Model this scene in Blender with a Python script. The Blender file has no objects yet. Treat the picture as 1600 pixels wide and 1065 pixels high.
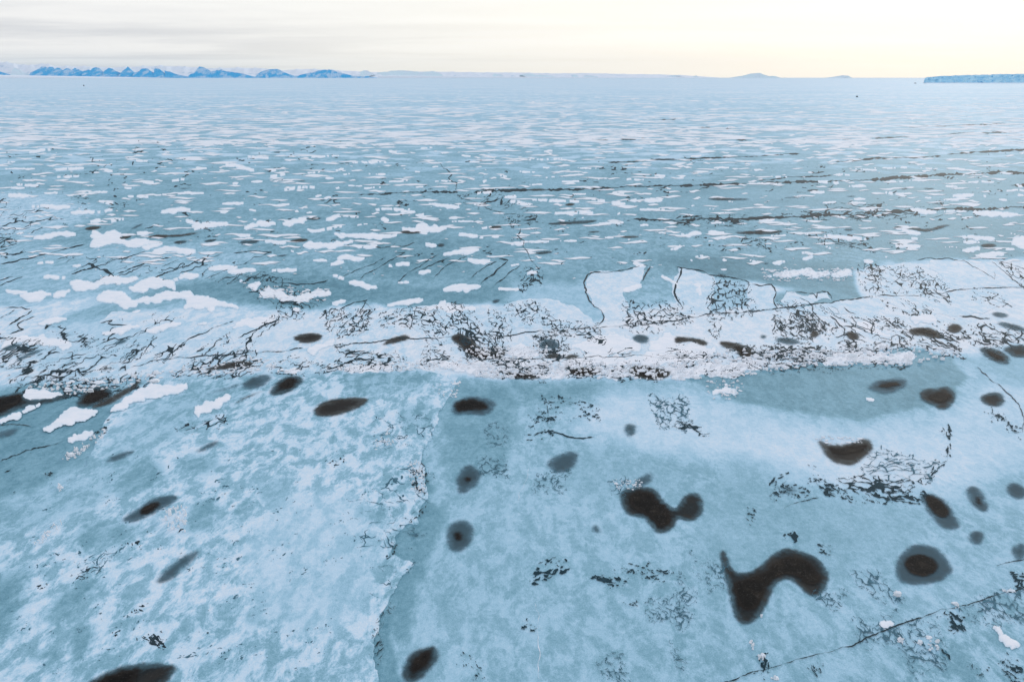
import bpy, bmesh, math, random
import numpy as np
from mathutils import Vector
from mathutils.geometry import delaunay_2d_cdt

R = math.radians
scn = bpy.context.scene
COL = scn.collection
RNG = random.Random(11)

# ------------------------------------------------------------------ camera
PW, PH = 1600.0, 1065.0
FOC = 1067.0                      # focal length in photo pixels (24 mm on 36 mm)
CAM_H = 40.0
HORIZON = 121.0
PITCH = math.atan((PH / 2 - HORIZON) / FOC)
cam = bpy.data.cameras.new('camera')
cam.sensor_width = 36.0
cam.lens = 36.0 * FOC / PW
cam.clip_start = 0.5
cam.clip_end = 200000.0
camo = bpy.data.objects.new('camera', cam)
COL.objects.link(camo)
camo.location = (0, 0, CAM_H)
camo.rotation_euler = (math.pi / 2 - PITCH, 0, 0)
scn.camera = camo

# ------------------------------------------------------------------ sky, sun, exposure
SUN_AZ, SUN_EL = R(32), R(16)     # low sun behind the cloud, to the right of the view
w = bpy.data.worlds.new('World')
scn.world = w
w.use_nodes = True
nt = w.node_tree
nt.nodes.clear()


def N(nt, t, **kw):
    n = nt.nodes.new(t)
    for k, v in kw.items():
        if k == 'inp':
            for i, val in v.items():
                n.inputs[i].default_value = val
        else:
            setattr(n, k, v)
    return n


def math_n(nt, op, a, b=None, c=None, clamp=False):
    n = nt.nodes.new('ShaderNodeMath')
    n.operation = op
    n.use_clamp = clamp
    for i, v in enumerate((a, b, c)):
        if v is None:
            continue
        if isinstance(v, (int, float)):
            n.inputs[i].default_value = v
        else:
            nt.links.new(v, n.inputs[i])
    return n.outputs[0]


def maprange(nt, v, a, b, c=0.0, d=1.0, smooth=True):
    n = nt.nodes.new('ShaderNodeMapRange')
    n.interpolation_type = 'SMOOTHSTEP' if smooth else 'LINEAR'
    n.inputs['From Min'].default_value = a
    n.inputs['From Max'].default_value = b
    n.inputs['To Min'].default_value = c
    n.inputs['To Max'].default_value = d
    nt.links.new(v, n.inputs['Value'])
    return n.outputs['Result']


def mixc(nt, f, a, b, blend='MIX'):
    n = nt.nodes.new('ShaderNodeMix')
    n.data_type = 'RGBA'
    n.blend_type = blend
    for sock, v in ((n.inputs['Factor'], f), (n.inputs['A'], a), (n.inputs['B'], b)):
        if isinstance(v, (int, float)):
            sock.default_value = v
        elif isinstance(v, tuple):
            sock.default_value = (*v, 1.0)
        else:
            nt.links.new(v, sock)
    return n.outputs['Result']


def mixf(nt, f, a, b):
    n = nt.nodes.new('ShaderNodeMix')
    n.data_type = 'FLOAT'
    for sock, v in ((n.inputs['Factor'], f), (n.inputs['A'], a), (n.inputs['B'], b)):
        if isinstance(v, (int, float)):
            sock.default_value = v
        else:
            nt.links.new(v, sock)
    return n.outputs['Result']


def noise(nt, vec, scale, detail=4.0, rough=0.5, dist=0.0):
    n = nt.nodes.new('ShaderNodeTexNoise')
    n.inputs['Scale'].default_value = scale
    n.inputs['Detail'].default_value = detail
    n.inputs['Roughness'].default_value = rough
    n.inputs['Distortion'].default_value = dist
    nt.links.new(vec, n.inputs['Vector'])
    return n.outputs['Fac']


def scaled(nt, vec, sx, sy, sz=1.0, rot=0.0):
    n = nt.nodes.new('ShaderNodeMapping')
    n.inputs['Scale'].default_value = (sx, sy, sz)
    n.inputs['Rotation'].default_value = (0, 0, rot)
    nt.links.new(vec, n.inputs['Vector'])
    return n.outputs['Vector']


tc = nt.nodes.new('ShaderNodeTexCoord')
sep = nt.nodes.new('ShaderNodeSeparateXYZ')
nt.links.new(tc.outputs['Generated'], sep.inputs[0])
dx, dy, dz = sep.outputs
sky = nt.nodes.new('ShaderNodeTexSky')
sky.sky_type = 'NISHITA'
sky.sun_disc = False
sky.sun_elevation = SUN_EL
sky.sun_rotation = SUN_AZ
sky.air_density = 1.0
sky.dust_density = 2.0
# stratus deck: pale grey, cream round the hidden sun, blue grey overhead
sd = (math.sin(SUN_AZ), math.cos(SUN_AZ))
warm = math_n(nt, 'ADD', math_n(nt, 'MULTIPLY', dx, sd[0]), math_n(nt, 'MULTIPLY', dy, sd[1]))
warm = maprange(nt, warm, 0.42, 0.90)
dzc = math_n(nt, 'MAXIMUM', dz, 0.0)
# flat cloud deck coordinates
inv = math_n(nt, 'DIVIDE', 1.0, math_n(nt, 'ADD', dzc, 0.035))
comb = nt.nodes.new('ShaderNodeCombineXYZ')
nt.links.new(math_n(nt, 'MULTIPLY', dx, inv), comb.inputs[0])
nt.links.new(math_n(nt, 'MULTIPLY', dy, inv), comb.inputs[1])
c1 = noise(nt, scaled(nt, comb.outputs[0], 0.10, 0.23, 1.0), 1.0, 5.0, 0.5, 0.6)
c2 = noise(nt, scaled(nt, comb.outputs[0], 0.33, 0.5, 1.0), 1.0, 5.0, 0.55)
cl = math_n(nt, 'ADD', math_n(nt, 'MULTIPLY', c1, 0.7), math_n(nt, 'MULTIPLY', c2, 0.3))
cl = maprange(nt, cl, 0.40, 0.60)
grey = mixc(nt, cl, (0.75, 0.765, 0.795), (1.0, 0.995, 0.985))
crm = mixc(nt, cl, (1.03, 1.01, 0.95), (1.09, 1.075, 1.02))
deck = mixc(nt, warm, grey, crm)
# cooler thin veil just above the horizon on the side away from the sun
low = maprange(nt, dzc, 0.0, 0.035, 1.0, 0.0)
low = math_n(nt, 'MULTIPLY', low, math_n(nt, 'SUBTRACT', 1.0, warm))
deck = mixc(nt, math_n(nt, 'MULTIPLY', low, 0.8), deck, (0.72, 0.80, 0.86))
lowr = math_n(nt, 'MULTIPLY', maprange(nt, dzc, 0.0, 0.05, 1.0, 0.0), warm)
deck = mixc(nt, math_n(nt, 'MULTIPLY', lowr, 0.8), deck, (1.10, 1.06, 0.96))
high = maprange(nt, dzc, 0.12, 0.55)
over = mixc(nt, cl, (0.74, 0.83, 0.99), (0.80, 0.88, 1.02))
deck = mixc(nt, high, deck, over)
deck10 = mixc(nt, 1.0, deck, (10.0, 10.0, 10.0), 'MULTIPLY')
allsky = mixc(nt, 0.94, sky.outputs[0], deck10)
bg = nt.nodes.new('ShaderNodeBackground')
bg.inputs['Strength'].default_value = 0.10
wo = nt.nodes.new('ShaderNodeOutputWorld')
nt.links.new(allsky, bg.inputs['Color'])
nt.links.new(bg.outputs[0], wo.inputs['Surface'])

sl = bpy.data.lights.new('sun', 'SUN')
sl.energy = 0.8
sl.angle = R(12)
sl.color = (1.0, 0.94, 0.85)
so = bpy.data.objects.new('sun', sl)
COL.objects.link(so)
sdir = Vector((math.sin(SUN_AZ) * math.cos(SUN_EL), math.cos(SUN_AZ) * math.cos(SUN_EL), math.sin(SUN_EL)))
so.rotation_euler = sdir.to_track_quat('Z', 'Y').to_euler()

scn.view_settings.view_transform = 'Standard'
scn.view_settings.look = 'None'
scn.view_settings.exposure = 0.0
scn.view_settings.gamma = 1.0
scn.view_settings.use_curve_mapping = False
try:
    scn.cycles.volume_bounces = 0
    scn.cycles.use_denoising = True
    scn.cycles.max_bounces = 6
    scn.cycles.transparent_max_bounces = 16
except Exception:
    pass

# ------------------------------------------------------------------ pixel <-> world
CP, SP = math.cos(PITCH), math.sin(PITCH)


def ray(px, py):
    u = (px - PW / 2) / FOC
    v = (PH / 2 - py) / FOC
    return (u, CP + v * SP, -SP + v * CP)


def P(px, py, z=0.0):
    """point of the horizontal plane at height z seen at that pixel"""
    d = ray(px, py)
    t = (z - CAM_H) / min(d[2], -5e-4)
    return (d[0] * t, d[1] * t, z)


def P_at(px, py, Y):
    d = ray(px, py)
    t = Y / d[1]
    return (d[0] * t, Y, CAM_H + d[2] * t)


def project(X, Y, Z):
    """numpy: world to photo pixels"""
    zz = Z - CAM_H
    f = Y * CP - zz * SP
    up = Y * SP + zz * CP
    f = np.where(f < 0.5, 0.5, f)
    return PW / 2 + FOC * X / f, PH / 2 - FOC * up / f


ZS = 540.0 / 1598.0
PANEL = {'A': (0, 220), 'B': (530, 220), 'C': (1060, 220), 'D': (0, 460), 'E': (530, 460), 'F': (1060, 460),
         'G': (0, 705), 'H': (530, 705), 'I': (1060, 705), 'O': None}


def pts(panel, s):
    v = [float(x) for x in s.replace(',', ' ').split()]
    p = list(zip(v[0::2], v[1::2]))
    if PANEL[panel] is None:
        return p
    ox, oy = PANEL[panel]
    return [(ox + x * ZS, oy + y * ZS) for x, y in p]


# ------------------------------------------------------------------ mesh helpers
def link_mesh(name, verts, faces, mat, parent=None, attrs=None, smooth=False, origin=None):
    me = bpy.data.meshes.new(name)
    if origin is not None:
        verts = [(x - origin[0], y - origin[1], z - origin[2]) for x, y, z in verts]
    me.from_pydata(verts, [], faces)
    if attrs:
        for k, vals in attrs.items():
            a = me.attributes.new(k, 'FLOAT', 'POINT')
            a.data.foreach_set('value', np.asarray(vals, dtype=np.float32))
    me.materials.append(mat)
    if smooth:
        me.polygons.foreach_set('use_smooth', [True] * len(me.polygons))
    me.update()
    o = bpy.data.objects.new(name, me)
    COL.objects.link(o)
    if origin is not None:
        o.location = origin
    if parent is not None:
        o.parent = parent
        if origin is not None:
            o.location = Vector(origin) - parent.location
    return o


def tag(o, label=None, cat=None, group=None, kind=None):
    if label:
        o['label'] = label
    if cat:
        o['category'] = cat
    if group:
        o['group'] = group
    if kind:
        o['kind'] = kind
    return o


def area2(p):
    return sum(p[i][0] * p[(i + 1) % len(p)][1] - p[(i + 1) % len(p)][0] * p[i][1] for i in range(len(p)))


def roughen(poly, rng, step=3.0, amp=0.17, ay=0.55, closed=True):
    """fractal mid-point displacement of an outline, in photo pixels"""
    out = list(poly)
    for _ in range(7):
        nxt, done = [], True
        n = len(out)
        for i in range(n if closed else n - 1):
            a, b = out[i], out[(i + 1) % n]
            nxt.append(a)
            L = math.hypot(b[0] - a[0], b[1] - a[1])
            if L > step:
                done = False
                g = rng.gauss(0, amp) * L
                nx, ny = -(b[1] - a[1]) / L, (b[0] - a[0]) / L
                nxt.append(((a[0] + b[0]) / 2 + nx * g, (a[1] + b[1]) / 2 + ny * g * (ay if abs(ny) > 0.5 else 1)))
        if not closed:
            nxt.append(out[-1])
        out = nxt
        if done:
            break
    return out


def mound(name, outline, z0, z1, mat, label=None, cat=None, group=None):
    """a low mound of snow that thins out to a feathered rim"""
    rng = random.Random(int(outline[0][0] * 11 + outline[0][1]))
    q = np.array(outline)
    w_, h_ = np.ptp(q[:, 0]), np.ptp(q[:, 1])
    sp = max(1.6, min(4.0, min(w_ / 6, h_ / 2.2)))
    vs, fs = cdt_patch(outline, sp, .6, rng)
    X = np.array([v.x for v in vs]); Y = np.array([v.y for v in vs])
    d = np.maximum(0, -sdf_poly(X, Y * 1.5, [(x, y * 1.5) for x, y in outline]))
    e = np.clip(d / max(.3, min(3.2, .6 * d.max())), 0, 1)
    e = np.sqrt(e)
    verts = [P(x, y)[:2] + (z0 + .004 + (z1 - z0) * k,) for x, y, k in zip(X, Y, e)]
    fs = up_faces(verts, fs)
    c = P(q[:, 0].mean(), q[:, 1].mean())
    o = link_mesh(name, verts, fs, mat, attrs={'edge': e}, smooth=True, origin=(c[0], c[1], z0))
    return tag(o, label, cat, group)


def slab(name, outline, z0, z1, mat, label=None, cat=None, group=None, kind=None, bevel=None):
    """an irregular plate: top polygon, sloping edge down to z0"""
    if area2(outline) > 0:
        outline = outline[::-1]          # anticlockwise seen from above
    top = [P(x, y, 0) for x, y in outline]
    c = (sum(p[0] for p in top) / len(top), sum(p[1] for p in top) / len(top), z0)
    n = len(outline)
    vs, _e, fs, *_ = delaunay_2d_cdt([Vector(q) for q in outline], [(i, (i + 1) % n) for i in range(n)], [], 1, 1e-4)
    verts = [P(v.x, v.y)[:2] + (z1,) for v in vs]
    faces = up_faces(verts, fs)
    edge_skirt(verts, faces, z0)
    o = link_mesh(name, verts, faces, mat, origin=c)
    tag(o, label, cat, group, kind)
    return o


def sdf_poly(X, Y, poly):
    """signed distance (negative inside), numpy"""
    p = np.asarray(poly, float)
    d2 = np.full(X.shape, 1e18)
    ins = np.zeros(X.shape, bool)
    n = len(p)
    for i in range(n):
        a, b = p[i], p[(i + 1) % n]
        ex, ey = b - a
        wx, wy = X - a[0], Y - a[1]
        t = np.clip((wx * ex + wy * ey) / max(ex * ex + ey * ey, 1e-9), 0, 1)
        d2 = np.minimum(d2, (wx - ex * t) ** 2 + (wy - ey * t) ** 2)
        if ey != 0:
            cond = (a[1] > Y) != (b[1] > Y)
            xi = ex * (Y - a[1]) / ey + a[0]
            ins ^= cond & (X < xi)
    d = np.sqrt(d2)
    return np.where(ins, -d, d)


def ell(cx, cy, rx, ry, rot=0.0, n=18, rng=None, wob=0.10):
    c, s = math.cos(R(rot)), math.sin(R(rot))
    out = []
    ph = rng.uniform(0, 6.28) if rng else 0
    for i in range(n):
        a = 2 * math.pi * i / n
        k = 1 + (wob * math.sin(2 * a + ph) + wob * .6 * math.sin(3 * a - ph * 2) if rng else 0)
        x, y = rx * k * math.cos(a), ry * k * math.sin(a)
        out.append((cx + x * c - y * s, cy + x * s + y * c))
    return out


def smooth_poly(p, it=2):
    for _ in range(it):
        q = []
        n = len(p)
        for i in range(n):
            a, b = p[i], p[(i + 1) % n]
            q.append((a[0] * .75 + b[0] * .25, a[1] * .75 + b[1] * .25))
            q.append((a[0] * .25 + b[0] * .75, a[1] * .25 + b[1] * .75))
        p = q
    return p


# ------------------------------------------------------------------ materials
def new_mat(name):
    m = bpy.data.materials.new(name)
    m.use_nodes = True
    m.node_tree.nodes.clear()
    return m, m.node_tree


ICE_STOPS = [(0.00, (0.006, 0.016, 0.022)), (0.15, (0.035, 0.09, 0.125)), (0.30, (0.108, 0.255, 0.315)),
             (0.45, (0.222, 0.405, 0.480)), (0.60, (0.365, 0.565, 0.67)), (0.75, (0.545, 0.69, 0.78)),
             (0.88, (0.72, 0.765, 0.80)), (1.0, (0.86, 0.84, 0.845))]


def ramp(nt, fac, stops):
    n = nt.nodes.new('ShaderNodeValToRGB')
    e = n.color_ramp.elements
    while len(e) < len(stops):
        e.new(0.5)
    for el, (p, c) in zip(e, stops):
        el.position = p
        el.color = (*c, 1.0)
    nt.links.new(fac, n.inputs['Fac'])
    return n.outputs['Color']


def attr(nt, name):
    a = nt.nodes.new('ShaderNodeAttribute')
    a.attribute_name = name
    return a.outputs['Fac']


def finish(nt, color, rough, bump=None, bstr=0.3, bdist=0.05, spec=0.3, alpha=None, sss=0.0):
    b = nt.nodes.new('ShaderNodeBsdfPrincipled')
    if isinstance(color, tuple):
        b.inputs['Base Color'].default_value = (*color, 1)
    else:
        nt.links.new(color, b.inputs['Base Color'])
    if isinstance(rough, (int, float)):
        b.inputs['Roughness'].default_value = rough
    else:
        nt.links.new(rough, b.inputs['Roughness'])
    b.inputs['Specular IOR Level'].default_value = spec
    if bump is not None:
        bn = nt.nodes.new('ShaderNodeBump')
        bn.inputs['Strength'].default_value = bstr
        bn.inputs['Distance'].default_value = bdist
        nt.links.new(bump, bn.inputs['Height'])
        nt.links.new(bn.outputs[0], b.inputs['Normal'])
    if alpha is not None:
        nt.links.new(alpha, b.inputs['Alpha'])
    o = nt.nodes.new('ShaderNodeOutputMaterial')
    nt.links.new(b.outputs[0], o.inputs['Surface'])


def ice_material(name, ground=True, tone=0.6, mott=0.3):
    m, nt = new_mat(name)
    geo = nt.nodes.new('ShaderNodeNewGeometry')
    pos = geo.outputs['Position']
    if ground:
        t = attr(nt, 'tone')
        mo = attr(nt, 'mottle')
        far = attr(nt, 'far')
    else:
        v = nt.nodes.new('ShaderNodeValue'); v.outputs[0].default_value = tone; t = v.outputs[0]
        v = nt.nodes.new('ShaderNodeValue'); v.outputs[0].default_value = mott; mo = v.outputs[0]
    n1 = noise(nt, scaled(nt, pos, .55, .34, 1, R(-24)), 1.0, 10.0, 0.72, 0.3)     # cloudy frost, metres
    n2 = noise(nt, pos, 1.9, 6.0, 0.65, 0.3)                             # half-metre grain
    n3 = noise(nt, pos, 9.0, 3.0, 0.7)                                   # fine crystals
    n4 = noise(nt, scaled(nt, pos, .035, .05), 1.0, 4.0, 0.5, 0.4)       # tens of metres
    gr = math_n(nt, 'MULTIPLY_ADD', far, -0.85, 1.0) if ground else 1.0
    m1 = maprange(nt, n1, 0.42, 0.58, -0.5, 0.5)
    tt = math_n(nt, 'MULTIPLY_ADD', m1, mo, t)
    tt = math_n(nt, 'MULTIPLY_ADD', math_n(nt, 'MULTIPLY', math_n(nt, 'SUBTRACT', n2, 0.5), gr), 0.30, tt)
    tt = math_n(nt, 'MULTIPLY_ADD', math_n(nt, 'MULTIPLY', math_n(nt, 'SUBTRACT', n3, 0.5), gr), 0.34, tt)
    tt = math_n(nt, 'MULTIPLY_ADD', math_n(nt, 'SUBTRACT', n4, 0.5), 0.26, tt)
    if ground:
        # wind-packed snow patches and thin dark leads of the far plain, both tens of metres long
        pn = noise(nt, scaled(nt, pos, .055, .075), 1.0, 7.0, 0.6, 0.3)
        big = noise(nt, scaled(nt, pos, .004, .007), 1.0, 3.0, 0.5)
        thr = math_n(nt, 'MULTIPLY_ADD', math_n(nt, 'SUBTRACT', big, 0.5), 0.35, pn)
        ps = math_n(nt, 'MULTIPLY', maprange(nt, thr, 0.50, 0.58), far)
        tt = mixf(nt, math_n(nt, 'MULTIPLY', ps, 0.8), tt, 0.90)
        ln = noise(nt, scaled(nt, pos, .018, .10), 1.0, 6.0, 0.6, 0.2)
        lm = maprange(nt, ln, 0.63, 0.71)
        lm = math_n(nt, 'MULTIPLY', lm, far)
        tt = mixf(nt, math_n(nt, 'MULTIPLY', lm, 0.75), tt, 0.20)
    col = ramp(nt, tt, ICE_STOPS)
    n5 = noise(nt, scaled(nt, pos, 2.6, .9, 1, R(-28)), 1.0, 5.0, 0.62, 0.3)     # wind combed frost
    tt = math_n(nt, 'MULTIPLY_ADD', math_n(nt, 'MULTIPLY', math_n(nt, 'SUBTRACT', n5, 0.5), gr), 0.26, tt)
    h = math_n(nt, 'ADD', n2, math_n(nt, 'MULTIPLY', n3, 0.35))
    rg = maprange(nt, tt, 0.2, 0.7, 0.62, 0.78, False)
    finish(nt, col, rg, h, 0.6, 0.08, 0.18)
    return m


def snow_material(name, tone=0.95, var=0.16, edge=False):
    m, nt = new_mat(name)
    pos = nt.nodes.new('ShaderNodeNewGeometry').outputs['Position']
    n1 = noise(nt, scaled(nt, pos, .5, .8), 1.0, 7.0, 0.6, 0.5)
    n2 = noise(nt, pos, 5.0, 5.0, 0.65)
    t = math_n(nt, 'MULTIPLY_ADD', math_n(nt, 'SUBTRACT', n1, 0.52), var * 2.2, tone)
    t = math_n(nt, 'MULTIPLY_ADD', math_n(nt, 'SUBTRACT', n2, 0.5), var * .8, t)
    col = ramp(nt, t, ICE_STOPS)
    al = None
    if edge:
        e = attr(nt, 'edge')
        n3 = noise(nt, pos, 1.3, 6.0, 0.7)
        ee = math_n(nt, 'MULTIPLY_ADD', math_n(nt, 'SUBTRACT', n3, 0.5), 0.85, e)
        al = maprange(nt, ee, -0.22, 0.02)
        al = math_n(nt, 'MULTIPLY', al, maprange(nt, e, 0.0, 0.06))
        t = math_n(nt, 'MULTIPLY_ADD', math_n(nt, 'SUBTRACT', maprange(nt, ee, 0.1, 0.8), 1.0), 0.16, t)
        col = ramp(nt, t, ICE_STOPS)
    finish(nt, col, 0.85, math_n(nt, 'ADD', n1, math_n(nt, 'MULTIPLY', n2, 0.4)), 0.5, 0.12, 0.2, alpha=al)
    return m


def soak_material(name, c_in, c_out, grain=0.5, wide=.50, brown=.5, top=.93):
    """water-soaked ice; the vertex value 'soak' runs 0 at the feathered rim to 1 deep inside"""
    m, nt = new_mat(name)
    pos = nt.nodes.new('ShaderNodeNewGeometry').outputs['Position']
    s = attr(nt, 'soak')
    n1 = noise(nt, pos, 1.1, 8.0, 0.72, 0.6)
    n2 = noise(nt, pos, 7.0, 4.0, 0.7)
    n0 = noise(nt, pos, 0.42, 5.0, 0.6, 0.6)
    d = math_n(nt, 'MULTIPLY_ADD', math_n(nt, 'SUBTRACT', n1, 0.5), 1.1, s)
    d = math_n(nt, 'MULTIPLY_ADD', math_n(nt, 'SUBTRACT', n0, 0.5), 0.9, d)
    d = math_n(nt, 'MULTIPLY_ADD', math_n(nt, 'SUBTRACT', n2, 0.5), 0.55 * grain, d)
    col = mixc(nt, maprange(nt, d, 0.15, 0.95), c_out, c_in)
    col = mixc(nt, math_n(nt, 'MULTIPLY', maprange(nt, n0, 0.46, 0.66), brown), col, (0.040, 0.031, 0.023))
    col = mixc(nt, math_n(nt, 'MULTIPLY', maprange(nt, n2, 0.5, 0.75), 0.28 * grain), col, (0.16, 0.15, 0.14))
    rim = maprange(nt, s, 0.0, 0.55)
    al = math_n(nt, 'MULTIPLY', rim, maprange(nt, d, 0.0, wide, 0.0, top))
    finish(nt, col, 0.7, n2, 0.3, 0.03, 0.08, alpha=al)
    return m


def crack_material(name, c=(0.02, 0.035, 0.042)):
    m, nt = new_mat(name)
    pos = nt.nodes.new('ShaderNodeNewGeometry').outputs['Position']
    n1 = noise(nt, pos, 1.5, 5.0, 0.6)
    col = mixc(nt, maprange(nt, n1, 0.35, 0.7), c, tuple(min(1, x * 1.5 + .004) for x in c))
    finish(nt, col, 0.7, spec=0.06)
    return m


M_ICE = ice_material('sea_ice')
M_FLOE = ice_material('floe_ice_pale', False, 0.81, 0.12)
M_FLOE_ROUGH = ice_material('floe_ice_mottled', False, 0.60, 0.30)
M_SNOW = snow_material('snow')
M_DRIFT = snow_material('drift_snow', 0.97, 0.16, True)
M_SNOW_THIN = snow_material('snow_thin', 0.84, 0.22)
M_HOLE = soak_material('soaked_ice', (0.016, 0.020, 0.021), (0.085, 0.155, 0.185))
M_HOLE_GREY = soak_material('soaked_ice_grey', (0.055, 0.10, 0.122), (0.12, 0.22, 0.27), .5, .65, .15, .82)
M_HOLE_BROWN = soak_material('soaked_ice_brown', (0.022, 0.019, 0.016), (0.095, 0.105, 0.10))
M_CORE = soak_material('dark_core', (0.004, 0.0035, 0.003), (0.030, 0.022, 0.017), 0.9, .8)
M_CRACK = crack_material('crack_water')
M_CRACK_SOFT = crack_material('crack_slush', (0.045, 0.055, 0.06))
M_SCRATCH = crack_material('faint_slush', (0.055, 0.125, 0.16))
M_SPECK = crack_material('dark_slush', (0.012, 0.034, 0.045))

# ------------------------------------------------------------------ numpy noise
def lattice(u, v, seed):
    """smooth value noise, -1..1"""
    iu, iv = np.floor(u).astype(np.int64), np.floor(v).astype(np.int64)
    fu, fv = u - iu, v - iv
    fu = fu * fu * fu * (fu * (fu * 6 - 15) + 10)
    fv = fv * fv * fv * (fv * (fv * 6 - 15) + 10)

    def h(a, b):
        k = (a * 374761393 + b * 668265263 + seed * 2147483647) & 0xFFFFFFFF
        k = ((k ^ (k >> 13)) * 1274126177) & 0xFFFFFFFF
        return ((k ^ (k >> 16)) & 0xFFFF) / 32767.5 - 1
    return (h(iu, iv) * (1 - fu) + h(iu + 1, iv) * fu) * (1 - fv) + (h(iu, iv + 1) * (1 - fu) + h(iu + 1, iv + 1) * fu) * fv


def turb(u, v, seed, octv=3, gain=.5):
    t, a, n = 0, 1.0, 0
    for k in range(octv):
        t = t + a * lattice(u * 2 ** k + 17.3 * k, v * 2 ** k - 9.1 * k, seed + k)
        n += a
        a *= gain
    return t / n * 1.6


# ------------------------------------------------------------------ the ice sheet (ground)
LAB = {}


def ground():
    az = list(np.arange(-50, 50.01, 0.17)) + list(np.arange(54, 306.1, 6.0))
    az = [R(a) for a in az]
    dep = [85, 75, 66, 60, 57] + list(np.arange(55, 1.0, -0.145)) + [.9, .8, .7, .6, .5, .4, .3, .22, .15, .1, .07, .045, .03]
    rr = np.array([CAM_H / math.tan(R(d)) for d in dep])
    A = np.array(az)
    X = np.outer(rr, np.sin(A))
    Y = np.outer(rr, np.cos(A))
    nr, na = X.shape
    px, py = project(X, Y, np.zeros_like(X))
    front = (Y > 8)
    py = np.where(front, py, 1400)
    px = np.where(front, px, 800)
    wpx = px + np.where(py > 240, 7.0 * turb(px / 55, py / 30, 901, 4, .55), 0)
    wpy = py + np.where(py > 240, 4.0 * turb(px / 48, py / 26, 907, 4, .55), 0)
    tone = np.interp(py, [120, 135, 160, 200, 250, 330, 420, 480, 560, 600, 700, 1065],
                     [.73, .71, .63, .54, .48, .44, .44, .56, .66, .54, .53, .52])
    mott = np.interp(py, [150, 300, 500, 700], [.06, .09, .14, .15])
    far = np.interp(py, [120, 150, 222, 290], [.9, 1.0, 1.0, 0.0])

    def region(poly, val, soft, m=None, jit=0.0):
        nonlocal tone, mott
        q = np.array(poly)
        x0, y0 = q.min(0) - 3 * soft - 4
        x1, y1 = q.max(0) + 3 * soft + 4
        sel = (px > x0) & (px < x1) & (py > y0) & (py < y1) & front
        if not sel.any():
            return
        d = sdf_poly(wpx[sel], wpy[sel], poly)
        k = np.clip(0.5 - d / (2 * soft), 0, 1)
        k = k * k * (3 - 2 * k)
        tone[sel] = tone[sel] * (1 - k) + val * k
        if m is not None:
            mott[sel] = mott[sel] * (1 - k) + m * k

    for pn, s, val, soft, m in REGIONS:
        region(pts(pn, s), val, soft, m)
    verts = np.stack([X, Y, np.zeros_like(X)], -1).reshape(-1, 3)
    idx = np.arange(nr * na).reshape(nr, na)
    a = idx[:-1, :]; b = idx[1:, :]
    a2 = np.roll(a, -1, 1); b2 = np.roll(b, -1, 1)
    quads = np.stack([a, a2, b2, b], -1).reshape(-1, 4)[:, ::-1]
    me = bpy.data.meshes.new('sea_ice')
    me.vertices.add(len(verts) + 1)
    vv = np.vstack([verts, [[0, 0, 0]]])
    me.vertices.foreach_set('co', vv.ravel())
    ctri = np.stack([np.roll(idx[0], -1), idx[0], np.full(na, len(verts))], -1)
    loops = np.concatenate([quads.ravel(), ctri.ravel()])
    me.loops.add(len(loops))
    me.loops.foreach_set('vertex_index', loops.astype(np.int32))
    nq, ntx = len(quads), len(ctri)
    me.polygons.add(nq + ntx)
    starts = np.concatenate([np.arange(nq) * 4, nq * 4 + np.arange(ntx) * 3])
    me.polygons.foreach_set('loop_start', starts.astype(np.int32))
    me.update(calc_edges=True)
    me.validate()
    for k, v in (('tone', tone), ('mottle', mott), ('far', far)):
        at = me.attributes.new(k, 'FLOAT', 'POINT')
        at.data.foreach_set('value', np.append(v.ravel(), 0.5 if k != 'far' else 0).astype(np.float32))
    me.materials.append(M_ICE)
    o = bpy.data.objects.new('sea_ice', me)
    COL.objects.link(o)
    if me.polygons[0].normal.z < 0:
        me.flip_normals()
    tag(o, kind='structure')


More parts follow.
